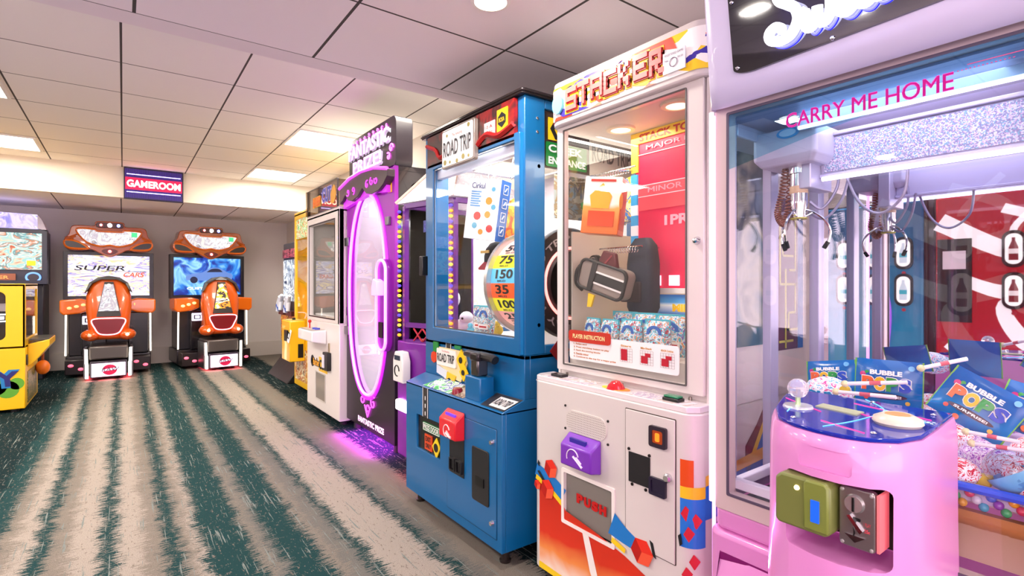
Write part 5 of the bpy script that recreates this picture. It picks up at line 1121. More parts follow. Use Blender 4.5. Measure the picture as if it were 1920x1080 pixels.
MB().box(-.055, -.03, -.032, .05, -.062, .062).build('strap', mat('#1e1c1e', .6), q, bevel=.003)
MB().box(-.028, .112, -.0275, -.024, -.018, .018).build('dark_band', mat('#201e22', .6), q)
MB().box(-.028, .113, -.0285, -.024, .018, .025).box(-.03, .108, -.0285, -.024, -.026, -.019).build('white_stripe', mat('#e8e4e0', .5), q)
MB().tube(spline([(-.115, -.01, .04), (-.13, -.02, .0), (-.12, -.02, -.05), (-.08, -.02, -.07)], 5), .007, 6).build('strap', mat('#1e1c1e', .6), q)
MB().prism([(-.04, -.07), (-.01, -.07), (-.012, -.12), (-.03, -.125)], -.03, -.02).build('tag', mat('#f0cc20', .5), q, label='yellow tag')
q = thing('backpack', 'dark navy backpack hanging behind the striped grey bag', 'bag', (1.635, 1.37, 1.08), R90)
MB().loft([[(a*s_*.8+.03, b_*s_*.7, z_) for a, b_ in rrect(-.08, .08, -.05, .05, .03, 4)] for z_, s_ in ((0, .8), (.03, 1), (.2, 1), (.27, .85), (.3, .5))]).build('body', mat('#1c2032', .8), q, smooth=60)
MB().box(-.05, .05, -.045, -.03, .05, .13).build('pocket', mat('#2a1820', .8), q, bevel=.006)
for i, (x_, y_, s_, lb) in enumerate(((1.50, 1.475, 1, 'teal topped sweet pouch at the far left of the row'), (1.49, 1.375, 1, 'sweet pouch second from the left of the row'), (1.48, 1.265, 1.05, 'sweet pouch third from the left, under the game board'), (1.48, 1.15, 1.1, 'rightmost sweet pouch of the row under the MINOR strip'),
        (1.60, 1.40, 1.25, 'taller sweet pouch standing behind the left two'), (1.58, 1.28, 1.25, 'taller sweet pouch standing behind the third'), (1.57, 1.16, 1.25, 'taller sweet pouch standing behind the rightmost'))):
    candy_bag('sweet_pouch', lb+' in the white stacking machine', (x_, y_, .945 if i < 4 else .94), .095*s_, .12*s_, word='CANDY', group='sweet pouches in the stacking machine', base='#b03040' if i < 4 else '#8050b0', yaw=-.25+.08*i)
MB_s = thing('display_shelf', 'low white shelf carrying the sweet pouches in the stacking machine', 'shelf', (1.52, 1.30, .873), R90)
MB().box(-.27, .3, -.06, .12, 0, .07).build('board', mat('#dcd6cc', .5), MB_s)

# ================================================================== SWEET claw machine (nearest)
t = thing('claw_machine', 'large pink and white claw machine in front, CARRY ME HOME on its glass', 'claw machine', (1.28, .45, 0), R90)
# local: x -.35 (far) .. .35 (near); y 0 glass plane, .56 mirror back
PINK = mat('#d088c0', .32, coat=.3, emit=.06, ecol='#ff4fd0'); PFR = mat('#d2bebc', .35, .1); LAVW = mat('#cfc8e4', .3, coat=.3, emit=.03, ecol='#a898ff')
b = MB().prism(plan(-.37, .37, -.02, .62, .04), .02, .55, 'z').prism(plan(-.36, .36, -.005, .60, .03), .55, .61, 'z')
b.build('cabinet_base', PINK, t, smooth=50, bevel=.012, seg=3)
MB().loft([[(x_, y_, z_) for x_, y_ in ((-.33, -.02), (-.33, -.05*q_), (-.25, -.07*q_), (-.12, -.07*q_), (-.04, -.05*q_), (-.04, -.02))] for z_, q_ in ((.08, 1), (.3, 1.1), (.42, .8), (.5, .25))]).build('base_bulge', PINK, t, smooth=60)
fr = MB().rframe(-.35, .35, .605, 1.685, (.036, .036, .045, .04), -.01, .03, r=.004)
fr.box(-.35, .35, .56, .585, .605, 1.685)
fr.build('door_frame', PFR, t, bevel=.003)
MB().rframe(-.316, .316, .648, 1.648, .006, -.013, -.009).build('door_seal', mat('#54485c', .4), t)
ms = MB()
for sx in (-1, 1):
    ms.box(min(sx*.35, sx*.325), max(sx*.35, sx*.325), .235, .28, .63, 1.66).box(min(sx*.35, sx*.32), max(sx*.35, sx*.32), .03, .045, .63, 1.66).box(min(sx*.35, sx*.32), max(sx*.35, sx*.32), .53, .56, .63, 1.66)
    ms.box(min(sx*.35, sx*.33), max(sx*.35, sx*.33), .03, .56, .62, .66)
ms.build('side_mullion', mat('#a8a4be', .3, .2), t, bevel=.002)
MB().box(-.315, .315, -.004, -.001, .65, 1.646).build('front_glass', glass('front_pane', k=1.0), t)
MB().box(-.343, -.340, .04, .56, .66, 1.66).box(.340, .343, .04, .56, .66, 1.66).build('side_glass', glass('clear_glass'), t)
MIR = bpy.data.materials.new('mirror'); MIR.use_nodes = True
MIR.node_tree.nodes['Principled BSDF'].inputs['Metallic'].default_value = 1; MIR.node_tree.nodes['Principled BSDF'].inputs['Roughness'].default_value = .015
MIR.node_tree.nodes['Principled BSDF'].inputs['Base Color'].default_value = (.80, .80, .86, 1)
MB().box(-.33, .33, .55, .56, .68, 1.62).build('mirror_back', MIR, t)
MB().tube([(-.359, -.012, .62), (-.359, -.012, 1.66)], .006, 6).build('light_strip', mat('#fff0ff', .4, emit=3, ecol='#ffb8f4'), t)
MB().tube([(-.372, .02, .1), (-.372, .02, 1.66)], .005, 6).build('light_strip', mat('#ffc8f4', .4, emit=2, ecol='#ff88e8'), t)
# header
def hring(y_, x_, z_, r_=.03): return None
secs = []
prof = [(-.005, 1.672), (-.04, 1.652), (-.065, 1.662), (-.078, 1.70), (-.098, 1.83), (-.118, 1.96), (-.12, 2.06), (-.10, 2.085), (-.05, 2.09), (.50, 2.09), (.60, 2.06), (.62, 1.9), (.60, 1.70)]
H_ = MB()
rings = []
for x_, lim, s_ in ((-.35, .0, .97), (-.342, -.04, .985), (-.322, -.075, .995), (-.298, -.2, 1), (.298, -.2, 1), (.322, -.075, .995), (.342, -.04, .985), (.35, 0, .97)):
    rings.append([(x_*(1+(p_[1]-1.65)*.03), max(p_[0], lim-(p_[1]-1.65)*.08), 1.9+(p_[1]-1.9)*s_) for p_ in prof])
hdr = H_.loft(rings).build('header', LAVW, t, smooth=50)
# tilted face frame: maps (x, h) on the header face; h=0 bottom (z 1.70) .. 1 top (z 2.02)
def HF(x_, h_, off=0): return (x_, -.083-.05*h_-off, 1.715+.33*h_)
pn = MB(); oo = rrect(-.285, .33, .04, .96, .07, 8)
oo = [(a, b_+(.05*max(0, (a+.05))/.35 if b_ < .5 else 0)) for a, b_ in rrect(-.252, .33, -.03, .96, .05, 8)]
pn.loft([[HF(a, b_, -.01) for a, b_ in oo], [HF(a, b_, .004) for a, b_ in oo]])
pnl = pn.build('header_panel', mat('#0a0818', .05, coat=1), t, smooth=0)
for a, b_ in ((-.242, .48), (-.24, .02), (-.03, .0), (.2, .07)): MB().ball(HF(a, b_, .005), .005, 8, 6).build('panel_screw', CHROME, pnl)
# script lettering in neon, traced along its strokes
strokes = [
    [(.115, .80), (.09, .93), (.03, .97), (-.02, .90), (-.02, .78), (.03, .68), (.075, .58), (.085, .42), (.04, .26), (-.03, .22), (-.085, .28), (-.09, .38), (-.05, .43), (-.015, .38), (-.03, .33)],
] + [[(p[0], p[1]-.17) for p in q_] for q_ in (
    [(.11, .62), (.125, .66), (.125, .50), (.15, .42), (.185, .50), (.20, .66)], [(.20, .66), (.20, .52), (.225, .43), (.265, .52), (.275, .70), (.30, .66)],
    [(.30, .56), (.345, .62), (.36, .72), (.33, .76), (.305, .66), (.315, .50), (.355, .46), (.395, .54)],
    [(.395, .54), (.44, .64), (.45, .74), (.42, .77), (.395, .66), (.405, .52), (.45, .48), (.49, .58)],
    [(.50, .98), (.48, .72), (.485, .54), (.52, .50), (.57, .56)], [(.44, .82), (.56, .84)],

)]
def script(mb, r_, off, dz=0, dx=0):
    for s_ in strokes:
        pts = spline([(-.119+p_[0]*.355+dx, .075+(p_[1]-.22)*.46+dz) for p_ in s_], 6)
        mb.tube([HF(a, b_, off) for a, b_ in pts], r_, 8)
    return mb
script(MB(), .0108, .022).build('neon_script', mat('#ffffff', .4, emit=5, ecol='#f4f2ff'), t)
script(MB(), .003, .007, -.03, .005).build('halo_strip', mat('#4040ff', .4, emit=14, ecol='#2020ff'), t)
# top bar text decal on the glass
dc = MB().flat([(-.315, 1.646), (.315, 1.646), (.315, 1.56), (.05, 1.57), (-.1, 1.545), (-.315, 1.50)], -.0055).build('banner_film', glass('teal_film', '#b4e2ea', 1.0), t)
MB().flat([(-.315, 1.645), (.315, 1.645), (.315, 1.60), (.1, 1.606), (-.2, 1.60), (-.22, 1.612), (-.315, 1.612)], -.0062).build('banner_band', glass('blue_film', '#c4dcf0', 1.0), t)
k = MB()
for dx_ in (-.0006, 0, .0006):
    for dz_ in (-.0006, .0006): k.text('CARRY ME HOME', -.165+dx_, .15+dx_, 1.572+dz_, 1.606+dz_, -.0075-.0002*dx_/.0006)
k.build('lettering', mat('#d838b0', .4, emit=.25, ecol='#e040b8'), t)
k = MB().box(.17, .315, -.0072, -.0066, 1.612, 1.6135)
for i in range(14): k.box(.155+i*.006, .158+i*.006, -.0072, -.0066, 1.604, 1.6055)
k.build('banner_lines', mat('#d84880', .4), t)
# interior: light bars, rails, trolley
IW = mat('#b8b2d0', .35, .1); FOIL = art('glitter_foil', ['#8c88b0', '#c8c8dc', '#7ca8c4', '#c8aacc', '#d8d8e4', '#8480ac'], 420, .03, kind='voronoi', rough=.25)
MB().box(-.34, .34, .03, .56, 1.64, 1.66).build('inner_ceiling', IW, t)
ra = MB().box(-.20, .33, .26, .275, 1.50, 1.60).box(-.20, .33, .25, .285, 1.60, 1.61).box(-.20, .33, .25, .285, 1.49, 1.50).build('gantry_beam', IW, t, bevel=.002)
MB().box(-.19, .32, .256, .259, 1.505, 1.595).build('beam_foil', FOIL, ra)
MB().box(-.20, .33, .12, .15, 1.60, 1.63).box(-.20, .33, .40, .43, 1.56, 1.6).build('cross_rail', mat('#bcb8d0', .25, .3), t, bevel=.002)
MB().tube([(-.19, .245, 1.485), (.32, .245, 1.485)], .006, 6).tube([(-.19, .11, 1.60), (.32, .11, 1.60)], .005, 6).build('led_bar', mat('#f4f2ff', .4, emit=2, ecol='#e4e0ff'), t)
MB().box(-.33, -.32, .05, .55, 1.60, 1.635).box(.32, .33, .05, .55, 1.60, 1.635).box(-.235, -.2, .2, .33, 1.46, 1.62).build('side_rail', mat('#b4b0ca', .3, .3), t, bevel=.003)
tr = MB().loft([[(x_, y_, z_) for x_, y_ in rrect(-.335+i_, -.165-i_, .15+i_, .30-i_, .012, 4)] for z_, i_ in ((1.525, .015), (1.545, 0), (1.62, 0))]).build('trolley', mat('#b4afc8', .35), t, bevel=.004)
MB().prism(circ(-.235, 1.605, .03, 24, .014), .1465, .1495).build('trolley_sticker', mat('#2890d0', .4), tr)
MB().prism(circ(-.235, 1.605, .022, 24, .0095), .1445, .1465).build('trolley_sticker', mat('#a8c8e8', .4), tr)
MB().tube(spline([(-.15, .26, 1.53), (-.11, .26, 1.42), (-.06, .26, 1.38), (-.01, .26, 1.42), (.0, .26, 1.50)], 8), .0035, 8).tube(spline([(-.17, .28, 1.55), (-.165, .28, 1.47), (-.2, .27, 1.41), (-.225, .25, 1.43)], 8), .004, 8).tube(spline([(-.225, .24, 1.40), (-.19, .26, 1.38), (-.155, .28, 1.43), (-.14, .29, 1.50)], 8), .0035, 8).build('cable', mat('#8f8aa4', .35, .3), t)
cw_ = MB().lathe([(.001, 1.53), (.026, 1.53), (.026, 1.505), (.022, 1.503), (.022, 1.43), (.023, 1.425), (.016, 1.38), (.001, 1.38)], (-.24, .22, 0), 'z', 20).build('claw_motor', CHROME, t)
MB().lathe([(.0222, 1.47), (.023, 1.468), (.023, 1.452), (.0222, 1.45), (.0222, 1.47)], (-.24, .22, 0), 'z', 20).build('motor_band', mat('#c8a88a', .4), cw_)
for k_ in range(3):
    a = 2*PI*k_/3+2.6; ca, sa = math.cos(a), math.sin(a)
    P_ = [(-.24+ca*r_, .22+sa*r_, z_) for r_, z_ in ((.014, 1.405), (.035, 1.398), (.062, 1.375), (.075, 1.345), (.070, 1.315))]
    pr_ = MB().tube(spline(P_, 6), .0035, 8).tube([(-.24, .22, 1.378), P_[1]], .003, 6).build('prong', CHROME, cw_)
    MB().tube([P_[-1], (-.24+ca*.06, .22+sa*.06, 1.298)], .006, 8).build('prong_tip', RUBBER, pr_)
MB().tube([(-.24+.02*math.cos(a), .22+.02*math.sin(a), 1.381) for a in [2*PI*i/16 for i in range(16)]], .0025, 6, True).build('prong_ring', mat('#c8c060', .3, .6), cw_)
co = MB()
def coil(path, R_, r_, turns):
    P_ = spline(path, 10); n_ = turns*10; out = []
    for i in range(n_):
        f_ = i/(n_-1)*(len(P_)-1); j = min(int(f_), len(P_)-2); q_ = Vector(P_[j]).lerp(Vector(P_[j+1]), f_-j); d_ = (Vector(P_[j+1])-Vector(P_[j])).normalized()
        u_ = d_.orthogonal().normalized() if False else Vector((0, 1, 0)).cross(d_).normalized(); v_ = d_.cross(u_)
        a = 2*PI*i/10; out.append(tuple(q_+(u_*math.cos(a)+v_*math.sin(a))*R_))
    return out
co.tube(coil([(-.275, .22, 1.53), (-.285, .22, 1.46), (-.295, .215, 1.40), (-.275, .21, 1.37), (-.262, .21, 1.42), (-.262, .22, 1.52)], .008, 0, 42), .0022, 5)
co.build('coiled_cord', mat('#8a5648', .45), t)
# prize chute at the far front corner, candy deck beyond
MB().box(-.33, -.16, .03, .055, .655, .68).box(-.33, -.16, .25, .27, .655, .68).box(-.33, -.31, .05, .25, .655, .68).box(-.175, -.16, .05, .25, .655, .68).build('chute_rim', mat('#e0daee', .35), t, bevel=.003)
MB().box(-.31, -.175, .055, .25, .62, .63).build('chute_floor', mat('#48404c', .6), t)
MB().box(-.158, -.155, .04, .27, .68, .9).box(-.33, -.155, .268, .271, .68, .9).build('chute_wall', glass('clear_glass'), t)
MB().box(-.155, .33, .07, .55, .77, .785).box(-.33, -.155, .27, .55, .77, .785).build('prize_deck', mat('#d8c8e8', .5), t)
wp = MB().box(-.155, .33, .055, .07, .66, .745).build('wood_panel', ramp_mat('wood_fade', 'Z', [(0, '#b89888'), (.8, '#a8886c'), (.82, '#8a5a28'), (1, '#b87838')], lo=.66, hi=.745, noise=.006, nscale=60), t)
MB().box(-.155, .33, .048, .066, .742, .757).build('wood_ledge', mat('#a87038', .4), t)
MB().box(-.155, .33, .045, .05, .757, .795).build('bead_window', glass('clear_glass'), t)
MB().tube([(-.155, .05, .802), (.33, .05, .802)], .009, 8).build('blue_rail', mat('#1e56d8', .3), t)
BC = ['#2060d0', '#8030a8', '#20a860', '#e0a020', '#d84060', '#d8d0e0', '#28a0c0']
bead = []
ORD = ['leftmost', 'second', 'third', 'fourth', 'fifth', 'sixth', 'seventh', 'eighth', 'ninth', 'tenth', 'eleventh', 'twelfth', 'thirteenth', 'fourteenth', 'fifteenth', 'sixteenth', 'seventeenth', 'eighteenth', 'nineteenth', 'rightmost']
for i in range(20):
    q = MB().ball((0, 0, 0), .0085, 10, 7)
    xx_ = .115+.0108*i
    if i < 7:
        o = q.build('glass_bead', mat(BC[i], .15, coat=.6), None)
    else:
        o = bead[i % 7].copy(); COL.objects.link(o)
    if i < 7: bead.append(o)
    yl, zl = .062, .7665+.011*((i*5) % 3)
    o.location = (1.28+yl, .45-xx_, zl)
    tag(o, ['blue', 'purple', 'green', 'amber', 'rose', 'clear', 'teal'][i % 7]+' glass bead under the blue rail, '+ORD[i]+(' in the strip' if i in (0, 19) else ' from the left'), 'bead', 'glass beads under the blue rail')
# console
CO = [(.0, .604), (-.10, .575), (-.215, .535), (-.29, .492), (-.318, .45), (-.328, .41), (-.328, .37), (-.315, .333), (-.285, .303), (-.23, .288), (-.13, .293), (.0, .303)]   # (y, worldY) outline at z .95
def cring(g, z_, y1=.0):
    cx, cy = .44, -.0
    return [((.45-(cx+(w_-cx)*g)), y_*g if y_ < -.02 else y1, z_) for y_, w_ in CO]
cons = MB().loft([cring(1.015, .945), cring(1.04, .932), cring(1.055, .90), cring(1.06, .75), cring(1.075, .62), cring(1.10, .5), cring(1.14, .36), cring(1.17, .02)][::-1])
con = cons.build('console', PINK, t, smooth=50)
cut(con, MB().prism(rrect(-.008, .147, .745, .876, .012), -.5, -.23).prism(rrect(.018, .10, .888, .925, .006), -.5, -.339))
con.data.materials.clear(); con.data.materials.append(PINK)
try: con.data.set_sharp_from_angle(angle=math.radians(50))
except Exception: pass
MB().prism([(p_[0], p_[1]) for p_ in [((.45-(.44+(w_-.44)*1.0)), y_) for y_, w_ in CO]], .945, .952, 'z').build('control_plate', ramp_mat('console_blue', 'X', [(0, '#101f78'), (.4, '#0a1a90'), (1, '#142a94')], rough=.06, lo=-.15, hi=.17, noise=.1), con, bevel=.002)
for (x0, y0_, x1, y1_) in ((-.11, -.12, -.01, -.19), (.0, -.06, .14, -.10), (.02, -.26, .10, -.29), (.03, -.14, .14, -.20)):
    MB().tube([(x0, y0_, .9525), (x1, y1_, .9525)], .0011, 5).build('plate_line', mat('#e03890', .3, emit=.5, ecol='#ff3090'), con)
k = MB().tube([(-.085, -.12, .9525), (-.05, -.24, .9525)], .0012, 5).tube([(.05, -.07, .9525), (.14, -.13, .9525)], .0012, 5).tube(spline([(.0, .0, .9525), (.06, -.08, .9525), (.06, -.2, .9525), (.04, -.3, .9525)], 6), .001, 5)
k.build('plate_lines', mat('#70c8ff', .3, emit=.8, ecol='#50b0ff'), con)
for p_ in ((-.125, -.07), (-.02, -.28), (.11, -.28), (.13, -.05), (.02, -.02)): MB().ball((p_[0], p_[1], .953), (.005, .005, .003), 8, 6).build('plate_screw', CHROME, con)
js = MB().lathe([(.001, .957), (.026, .9565), (.028, .953), (.028, .952)], (-.055, -.185, 0), 'z', 28).build('joystick', mat('#c8ccd8', .15, .3), con)
MB().tube([(-.055, -.185, .955), (-.055, -.185, .975)], .005, 8).build('joystick_stem', mat('#b8d0a0', .2, .3), js)
CR = bpy.data.materials.new('crystal'); CR.use_nodes = True; pb = CR.node_tree.nodes['Principled BSDF']; pb.inputs['Transmission Weight'].default_value = .75; pb.inputs['Roughness'].default_value = .04; pb.inputs['Base Color'].default_value = (.95, .9, .98, 1); pb.inputs['IOR'].default_value = 1.5
MB().ball((-.055, -.185, .990), .0195, 14, 9).build('joystick_ball', CR, js, smooth=0)
vf = MB().prism([(-.035, -.12), (.045, -.135), (.045, -.17), (-.035, -.155)], .952, .9545, 'z').build('display', mat('#a8ac88', .3, emit=.1), con)
bt = MB().lathe([(.034, .952), (.038, .957), (.036, .964), (.022, .971), (.020, .969), (.001, .969)], (.113, -.18, 0), 'z', 32).build('grab_button', mat('#cfc4b4', .3), con, smooth=50)
MB().lathe([(.001, .971), (.018, .971), (.0195, .969)], (.113, -.18, 0), 'z', 28).build('button_cap', mat('#d88a50', .3, emit=.25), bt)
k = MB()
for i in range(7): k.ball((.135+.007*(i % 3), -.12-.01*(i//3)-.003*(i % 2), .953), (.003, .003, .001), 6, 4)
k.build('plate_print', mat('#a8c8f0', .4), con)
# recess with payment devices
gy = -.352
MB().prism(rrect(.0, .14, .752, .87, .01), -.24, -.235).build('recess_back', mat('#3a302c', .3, .5), con)
g_ = MB().prism([(-.016, .79), (-.016, .862), (-.006, .872), (.068, .872), (.074, .862), (.074, .79), (.066, .783), (-.01, .783)], -.356, -.27).build('bill_reader', mat('#6c7238', .4), con, bevel=.005)
MB().prism([(.034, .79), (.034, .866), (.038, .872), (.068, .872), (.073, .866), (.073, .79)], -.361, -.355).build('reader_face', mat('#727c34', .4), g_, bevel=.003)
MB().box(.047, .060, -.3635, -.3605, .806, .842).build('reader_display', mat('#1450d8', .3, emit=.7), g_)
MB().lathe([(.001, -.359), (.004, -.3585), (.0045, -.356)], (.022, 0, .853), 'y', 12).build('status_lamp', mat('#f8e0a0', .3, emit=3), g_)
CM = Matrix.Translation((-.016, 0, .008))
MBc = MB
class MB(MBc):
    def __init__(s): MBc.__init__(s); s.T = CM
c_ = MB().prism(rrect(.094, .146, .766, .862, .007), -0.3320, -0.3170).build('coin_mechanism', mat('#9a9494', .28, .85), con, bevel=.002)
MB().lathe([(.001, -0.3380), (.013, -0.3380), (.015, -0.3320)], (.117, 0, .838), 'y', 24).build('coin_dial', mat('#c8c4c4', .25, .8), c_)
MB().box(.1155, .1185, -0.3400, -0.3370, .827, .849).build('coin_slit', BLACK, c_)
MB().prism([(.107, .818), (.112, .820), (.13, .798), (.126, .793)], -0.3380, -0.3310).build('coin_lever', CHROME, c_)
MB().prism(rrect(.108, .126, .811, .816, .002), -0.3340, -0.3315).prism(spline([(.115, .80), (.118, .79), (.112, .78), (.116, .79)], 3, True), -0.3340, -0.3315).build('coin_gap', BLACK, c_)
MB().prism([(.103, .787), (.133, .787), (.118, .776)], -0.3350, -0.3310).build('coin_cup', CHROME, c_)
for a, b_ in ((.099, .857), (.141, .857), (.099, .771), (.141, .771)): MB().lathe([(.001, -0.3340), (.0028, -0.3335), (.003, -0.3320)], (a, 0, b_), 'y', 8).build('corner_screw', mat('#c8c4c4', .3, .7), c_)
MB().text('1 PLAY', .130, .140, .806, .812, -0.3326).text('25c', .131, .139, .796, .802, -0.3326, bold=.03).build('lettering', mat('#d84858', .4), c_)
MB().box(.148, .152, -0.3320, -0.2920, .77, .86).build('red_strip', mat('#e06a70', .4, emit=.3), con)
MB = MBc
area('interior_lamp', (1.56, .45, 1.635), .5, .4, 2.2, (.86, .86, 1))
area('base_glow_lamp', (1.2, .86, .55), .02, .9, 1.5, (1, .25, .85), (0, PI/2, 0))

# ------------------------------------------------------------------ sweets inside
def pop_bag(label, loc, rot, w_=.13, h_=.105, words=('BUBBLE', 'POPS', 'SURPRISE!'), group='blue sweet bags'):
    q = thing('sweet_bag', label, 'sweets', loc, 0, group, rot=rot)
    k = MB(); N_ = 10
    xs = [-1, -.9, -.6, -.2, .2, .6, .9, 1]
    for s_ in (-1, 1):
        vs = []
        for j in range(N_+1):
            tt_ = j/N_
            for a in xs: vs.append((a*w_/2, s_*(.014*(1-a**4)*(1-(2*tt_-1)**4)+.0006), tt_*h_))
        n_ = len(xs); k.add(vs, [(j*n_+i, j*n_+i+1, (j+1)*n_+i+1, (j+1)*n_+i) for j in range(N_) for i in range(n_-1)])
    k.build('pouch', ramp_mat('bag_blue', 'Z', [(0, '#0d5ca8'), (.5, '#1480c8'), (1, '#0f62b0')], lo=0, hi=.1, noise=.06, nscale=30, rough=.22), q)
    MB().box(-w_/2, -w_/2+.003, -.002, .002, 0, h_).box(w_/2-.003, w_/2, -.002, .002, 0, h_).build('green_edge', mat('#6ab040', .35), q)
    Y_ = -.0165
    MB().text(words[0], -w_*.25, w_*.22, h_*.68, h_*.78, Y_, bold=.05).build('lettering', TXTW, q)
    wd = words[1]; n_ = len(wd); cc = ['#e0602a', '#e8b820', '#2a9a40', '#2848c0', '#8a2090', '#d83048']
    for i, ch in enumerate(wd):
        x0 = -w_*.36+i*(w_*.72/n_); 
        MB().text(ch, x0-.0015, x0+w_*.72/n_*.98+.0015, h_*.36-.0015, h_*.64+.0015, Y_-.001, bold=.10).build('letter_outline', TXTW, q)
        MB().text(ch, x0, x0+w_*.72/n_*.96, h_*.36, h_*.64, Y_-.003, bold=.06, thick=.001).build('big_letter', mat(cc[i], .3), q)
    MB().prism(circ(0, h_*.26, w_*.3, 24, h_*.06), Y_-.001, Y_).build('oval_badge', mat('#3a1430', .3), q)
    MB().text(words[2], -w_*.22, w_*.22, h_*.235, h_*.285, Y_-.002, bold=.03).build('lettering', TXTW, q)
    for i, (a, b_, c_) in enumerate(((-.30, .72, '#2aa048'), (-.36, .68, '#c02878'), (-.30, .2, '#d84830'), (-.12, .08, '#e06030'), (.3, .16, '#e8c048'), (.34, .86, '#78c0f0'))):
        MB().prism(circ(a*w_, b_*h_, .0045+.0015*(i % 2), 14), Y_+.004 if abs(a) > .2 else Y_, -.002).build('bubble_print', mat(c_, .3), q)
    return q
pop_bag('blue sweet bag standing upright behind the console centre', (1.45, .465, .905), (math.radians(-8), 0, R90+.12), .135, .115)
pop_bag('blue sweet bag tilted to the right beside the white stick', (1.385, .315, .91), (math.radians(-18), math.radians(30), R90+.1), .135, .105, group='blue sweet bags')
pop_bag('blue sweet bag leaning at the far left behind the wrapped bag', (1.53, .615, .905), (math.radians(-12), math.radians(-9), R90), .125, .09)
pop_bag('blue sweet bag lying at the right edge of the candy heap', (1.43, .215, .90), (math.radians(-25), math.radians(16), R90+.1), .13, .1)
CW = art('candy_white_red', ['#f6f0f2', '#e8304a', '#f8f4f6', '#f4e8ee', '#c81830', '#ffffff'], 70, .08)
CB = art('candy_white_blue', ['#f4f6fa', '#38a0d8', '#f8f8fc', '#e8eef8', '#e04898', '#ffffff'], 60, .08)
CP = art('candy_purple', ['#f4ecf8', '#b848c0', '#f8f4fa', '#e8c0e8', '#8a40b8', '#ffffff'], 70, .08)
def sweet_sack(label, loc, r_, m_, word=None, sc_=(1, .7, .65), col_='#1890c8'):
    q = thing('wrapped_sweets', label, 'sweets', loc, 0, None, rot=(0, 0, R90))
    rnd = random.Random(label); k = MB(); rings = []
    for j in range(11):
        tt_ = PI*(.001+.998*j/10)
        rings.append([(r_*sc_[0]*math.sin(tt_)*math.cos(2*PI*i/22)*(1+.1*rnd.uniform(-1, 1)), r_*sc_[1]*math.sin(tt_)*math.sin(2*PI*i/22)*(1+.1*rnd.uniform(-1, 1)), -r_*sc_[2]*math.cos(tt_)*(1+.06*rnd.uniform(-1, 1))) for i in range(22)])
    k.loft(rings).build('wrapper', m_, q, smooth=25)
    if word: MB().text(word, -r_*.6, r_*.7, -r_*.2, r_*.1, -r_*sc_[1]-.004, bold=.06).build('lettering', mat(col_, .3), q)
    return q
sweet_sack('clear sack of lollipops reading DUM in blue behind the joystick', (1.43, .585, .93), .055, CB, 'DUM')
spots = [(1.60, .66, .05, CB), (1.66, .52, .055, CW), (1.74, .64, .05, CP), (1.60, .40, .06, CW), (1.72, .36, .055, CP), (1.52, .30, .05, CP), (1.44, .245, .05, CW), (1.37, .325, .045, CW), (1.60, .22, .06, CW), (1.75, .22, .055, CB), (1.40, .41, .04, CP), (1.78, .50, .045, CW), (1.47, .38, .04, CB), (1.37, .19, .04, CW)]
nm = {CB.name: 'white and blue', CW.name: 'white and red', CP.name: 'white and purple'}
wh = ['near the far side glass', 'in the middle of the heap, towards the mirror', 'in the far back corner by the mirror', 'behind the upright blue bag', 'by the mirror, right of centre', 'behind the tilted blue bag', 'under the tilted blue bag', 'just right of the console, front of the heap', 'deep at the right, behind the rightmost blue bag', 'in the near back corner by the mirror', 'between the two large blue bags', 'against the mirror in the middle', 'low behind the console button', 'at the right edge behind the clear ball']
for (x_, y_, r_, m_), w_ in zip(spots, wh):
    sweet_sack(nm[m_.name]+' wrapped sweets '+w_, (x_, y_, .785+r_*.74), r_, m_)
# white tube sticks
def stick(label, a, b_, r_=.0045):
    q = thing('lollipop_tube', label, 'sweets', a, 0, 'white lollipop tubes')
    d = Vector(b_)-Vector(a)
    MB().tube([(0, 0, 0), tuple(d)], r_, 10).build('tube', mat('#f4f0f6', .3), q)
    MB().tube([tuple(d*.42), tuple(d*.60)], r_+.0004, 10).build('printed_band', mat('#d86a78', .3), q)
    MB().ball((0, 0, 0), r_*1.8, 10, 8).build('sweet', mat('#e8e0b0', .3), q)
stick('white printed tube crossing the upright blue bag, upper one', (1.37, .525, .965), (1.38, .405, .985))
stick('white printed tube crossing the upright blue bag, lower one', (1.36, .54, .945), (1.36, .42, .952))
stick('white tube sticking out to the right between the two blue bags', (1.45, .40, 1.01), (1.50, .33, 1.035))
stick('white tube below the tilted blue bag, upper one', (1.355, .30, .905), (1.345, .22, .905), .004)
stick('white tube below the tilted blue bag, lower one', (1.35, .29, .885), (1.34, .20, .893), .004)
q = thing('yellow_sweet', 'small yellow cap on the clear sack behind the display', 'sweets', (1.375, .53, .957))
MB().lathe([(.001, .0), (.009, 0), (.009, .016), (.001, .017)], (0, 0, -.008), 'x', 14).build('cap', mat('#e8c838', .3), q)
q = thing('capsule_ball', 'large clear plastic ball with a pale blue half at the right edge', 'ball', (1.375, .232, .842))
CLR = glass('ball_clear', '#e8ecf8', 3.0)
MB().ball((0, 0, 0), (.042, .048, .042), 24, 16).build('clear_half', CLR, q, smooth=60)
k = MB(); rings = []
for j in range(9): tt_ = PI/2*(.001+.999*j/8); rings.append([(.0425*math.sin(tt_)*math.cos(2*PI*i/24), .0485*math.sin(tt_)*math.sin(2*PI*i/24), -.0425*math.cos(tt_)) for i in range(24)])
k.T = Matrix.Rotation(math.radians(-35), 4, 'X'); k.loft(rings, False).build('blue_half', mat('#7cc4ec', .2), q, smooth=60)
q = thing('sweet_block', 'yellow sweet box peeking out beside the blue rail', 'sweets', (1.37, .295, .80), R90)
MB().box(-.02, .03, 0, .02, 0, .02).build('box', mat('#e8cc40', .4), q, bevel=.002)
MB().box(-.005, .01, -.001, .0, .004, .016).build('print', TXTB, q)

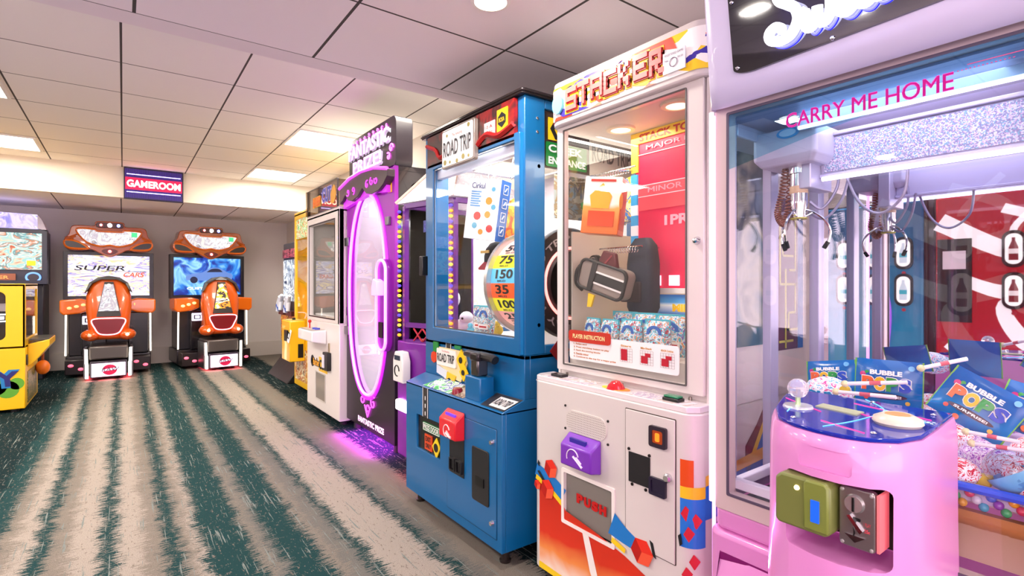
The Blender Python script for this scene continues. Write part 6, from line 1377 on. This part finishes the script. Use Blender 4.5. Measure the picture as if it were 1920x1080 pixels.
# ================================================================== vending machines across the aisle (seen mirrored)
def vending(label, y, w_, face, kind, x=-.80):
    t = thing('vending_machine', label, 'vending machine', (x, y, 0), PI/2)
    b_ = MB().box(-w_/2, w_/2, 0, .8, .06, 1.80).build('cabinet', mat('#2a2628', .4), t, bevel=.01)
    f = MB().box(-w_/2+.02, w_/2-.02, -.03, 0, .12, 1.78).build('front_panel', face, t, bevel=.01)
    for k_, sx in enumerate((-.38, .38)):
        MB().lathe([(.03, 0), (.03, .06)], (sx*w_, .1, 0), 'z', 12).build('foot', RUBBER, t)
    return t
COKE = mat('#b01828', .3, emit=.08, ecol='#d01828')
t = vending('red vending machine with white script swirls across the aisle', .70, .92, COKE, 0)
sw = MB()
ribbon(sw, [(-.42, 1.25), (-.2, 1.42), (.05, 1.40), (.42, 1.62)], (.05, .12), -.032); ribbon(sw, [(-.42, 1.0), (-.2, 1.2), (.1, 1.15), (.42, 1.3)], (.14, .06), -.0325)
ribbon(sw, [(-.1, 1.72), (.05, 1.55), (.0, 1.42), (-.12, 1.45), (-.1, 1.58), (.1, 1.68)], (.03, .06), -.033); ribbon(sw, [(-.4, .5), (-.2, .75), (.0, .85), (.1, 1.05), (.0, 1.15)], (.16, .04), -.0325)
ribbon(sw, [(.1, .4), (.2, .65), (.38, .8)], (.12, .05), -.0325)
sw.build('white_swirls', mat('#f6f0f0', .3, emit=.45), t)
def pills(t, xs, zs, body, c_):
    for x_ in xs:
        for z_ in zs:
            q = MB().prism(rrect(x_-.055, x_+.055, z_-.115, z_+.115, .05, 7), -.042, -.03).build('product_button', mat('#181418', .3), t)
            MB().prism(rrect(x_-.04, x_+.04, z_-.095, z_+.095, .038, 7), -.045, -.042).build('product_card', mat('#f4f0ea', .3, emit=.6), q)
            MB().prism([(x_-.022, z_-.07), (x_+.022, z_-.07), (x_+.022, z_+.01), (x_+.008, z_+.05), (x_+.008, z_+.07), (x_-.008, z_+.07), (x_-.008, z_+.05), (x_-.022, z_+.01)], -.047, -.045).build('bottle_print', mat(body, .3, emit=.2), q)
            MB().box(x_-.023, x_+.023, -.048, -.047, z_-.03, z_+.0).build('bottle_label', mat(c_, .3, emit=.3), q)
            MB().prism(circ(x_, z_-.14, .012, 12), -.036, -.03).build('select_button', mat('#b83040', .3), t)
pills(t, (-.36, -.18, .05), (1.42, 1.16), '#7a1820', '#e8e0dc')
MB().box(.25, .43, -.036, -.03, .95, 1.5).build('payment_panel', mat('#202024', .3), t)
MB().box(-.3, .2, -.04, -.03, .25, .45).build('delivery_door', mat('#181818', .3), t)
MB().box(.28, .4, -.04, -.036, 1.3, 1.42).build('payment_display', mat('#c8b8c0', .3, emit=.4), t)
t = vending('teal vending machine with water bottle buttons across the aisle', 1.64, .90, ramp_mat('water_teal', 'Z', [(0, '#0a4a70'), (.5, '#1890b8'), (1, '#0c5a88')], emit=.12, lo=0, hi=1.8, noise=.5, nscale=14), 1)
pills(t, (-.32, -.14, .06), (1.42, 1.16), '#d8ecf4', '#38a8b8')
MB().box(-.3, .2, -.04, -.03, .25, .45).build('delivery_door', mat('#181818', .3), t)
MB().tube(spline([(-.22, -.035, .7), (-.24, -.035, 1.0), (-.2, -.035, 1.3), (-.22, -.035, 1.7)], 5), .008, 6).build('purple_line', mat('#a060d8', .3, emit=.5), t)
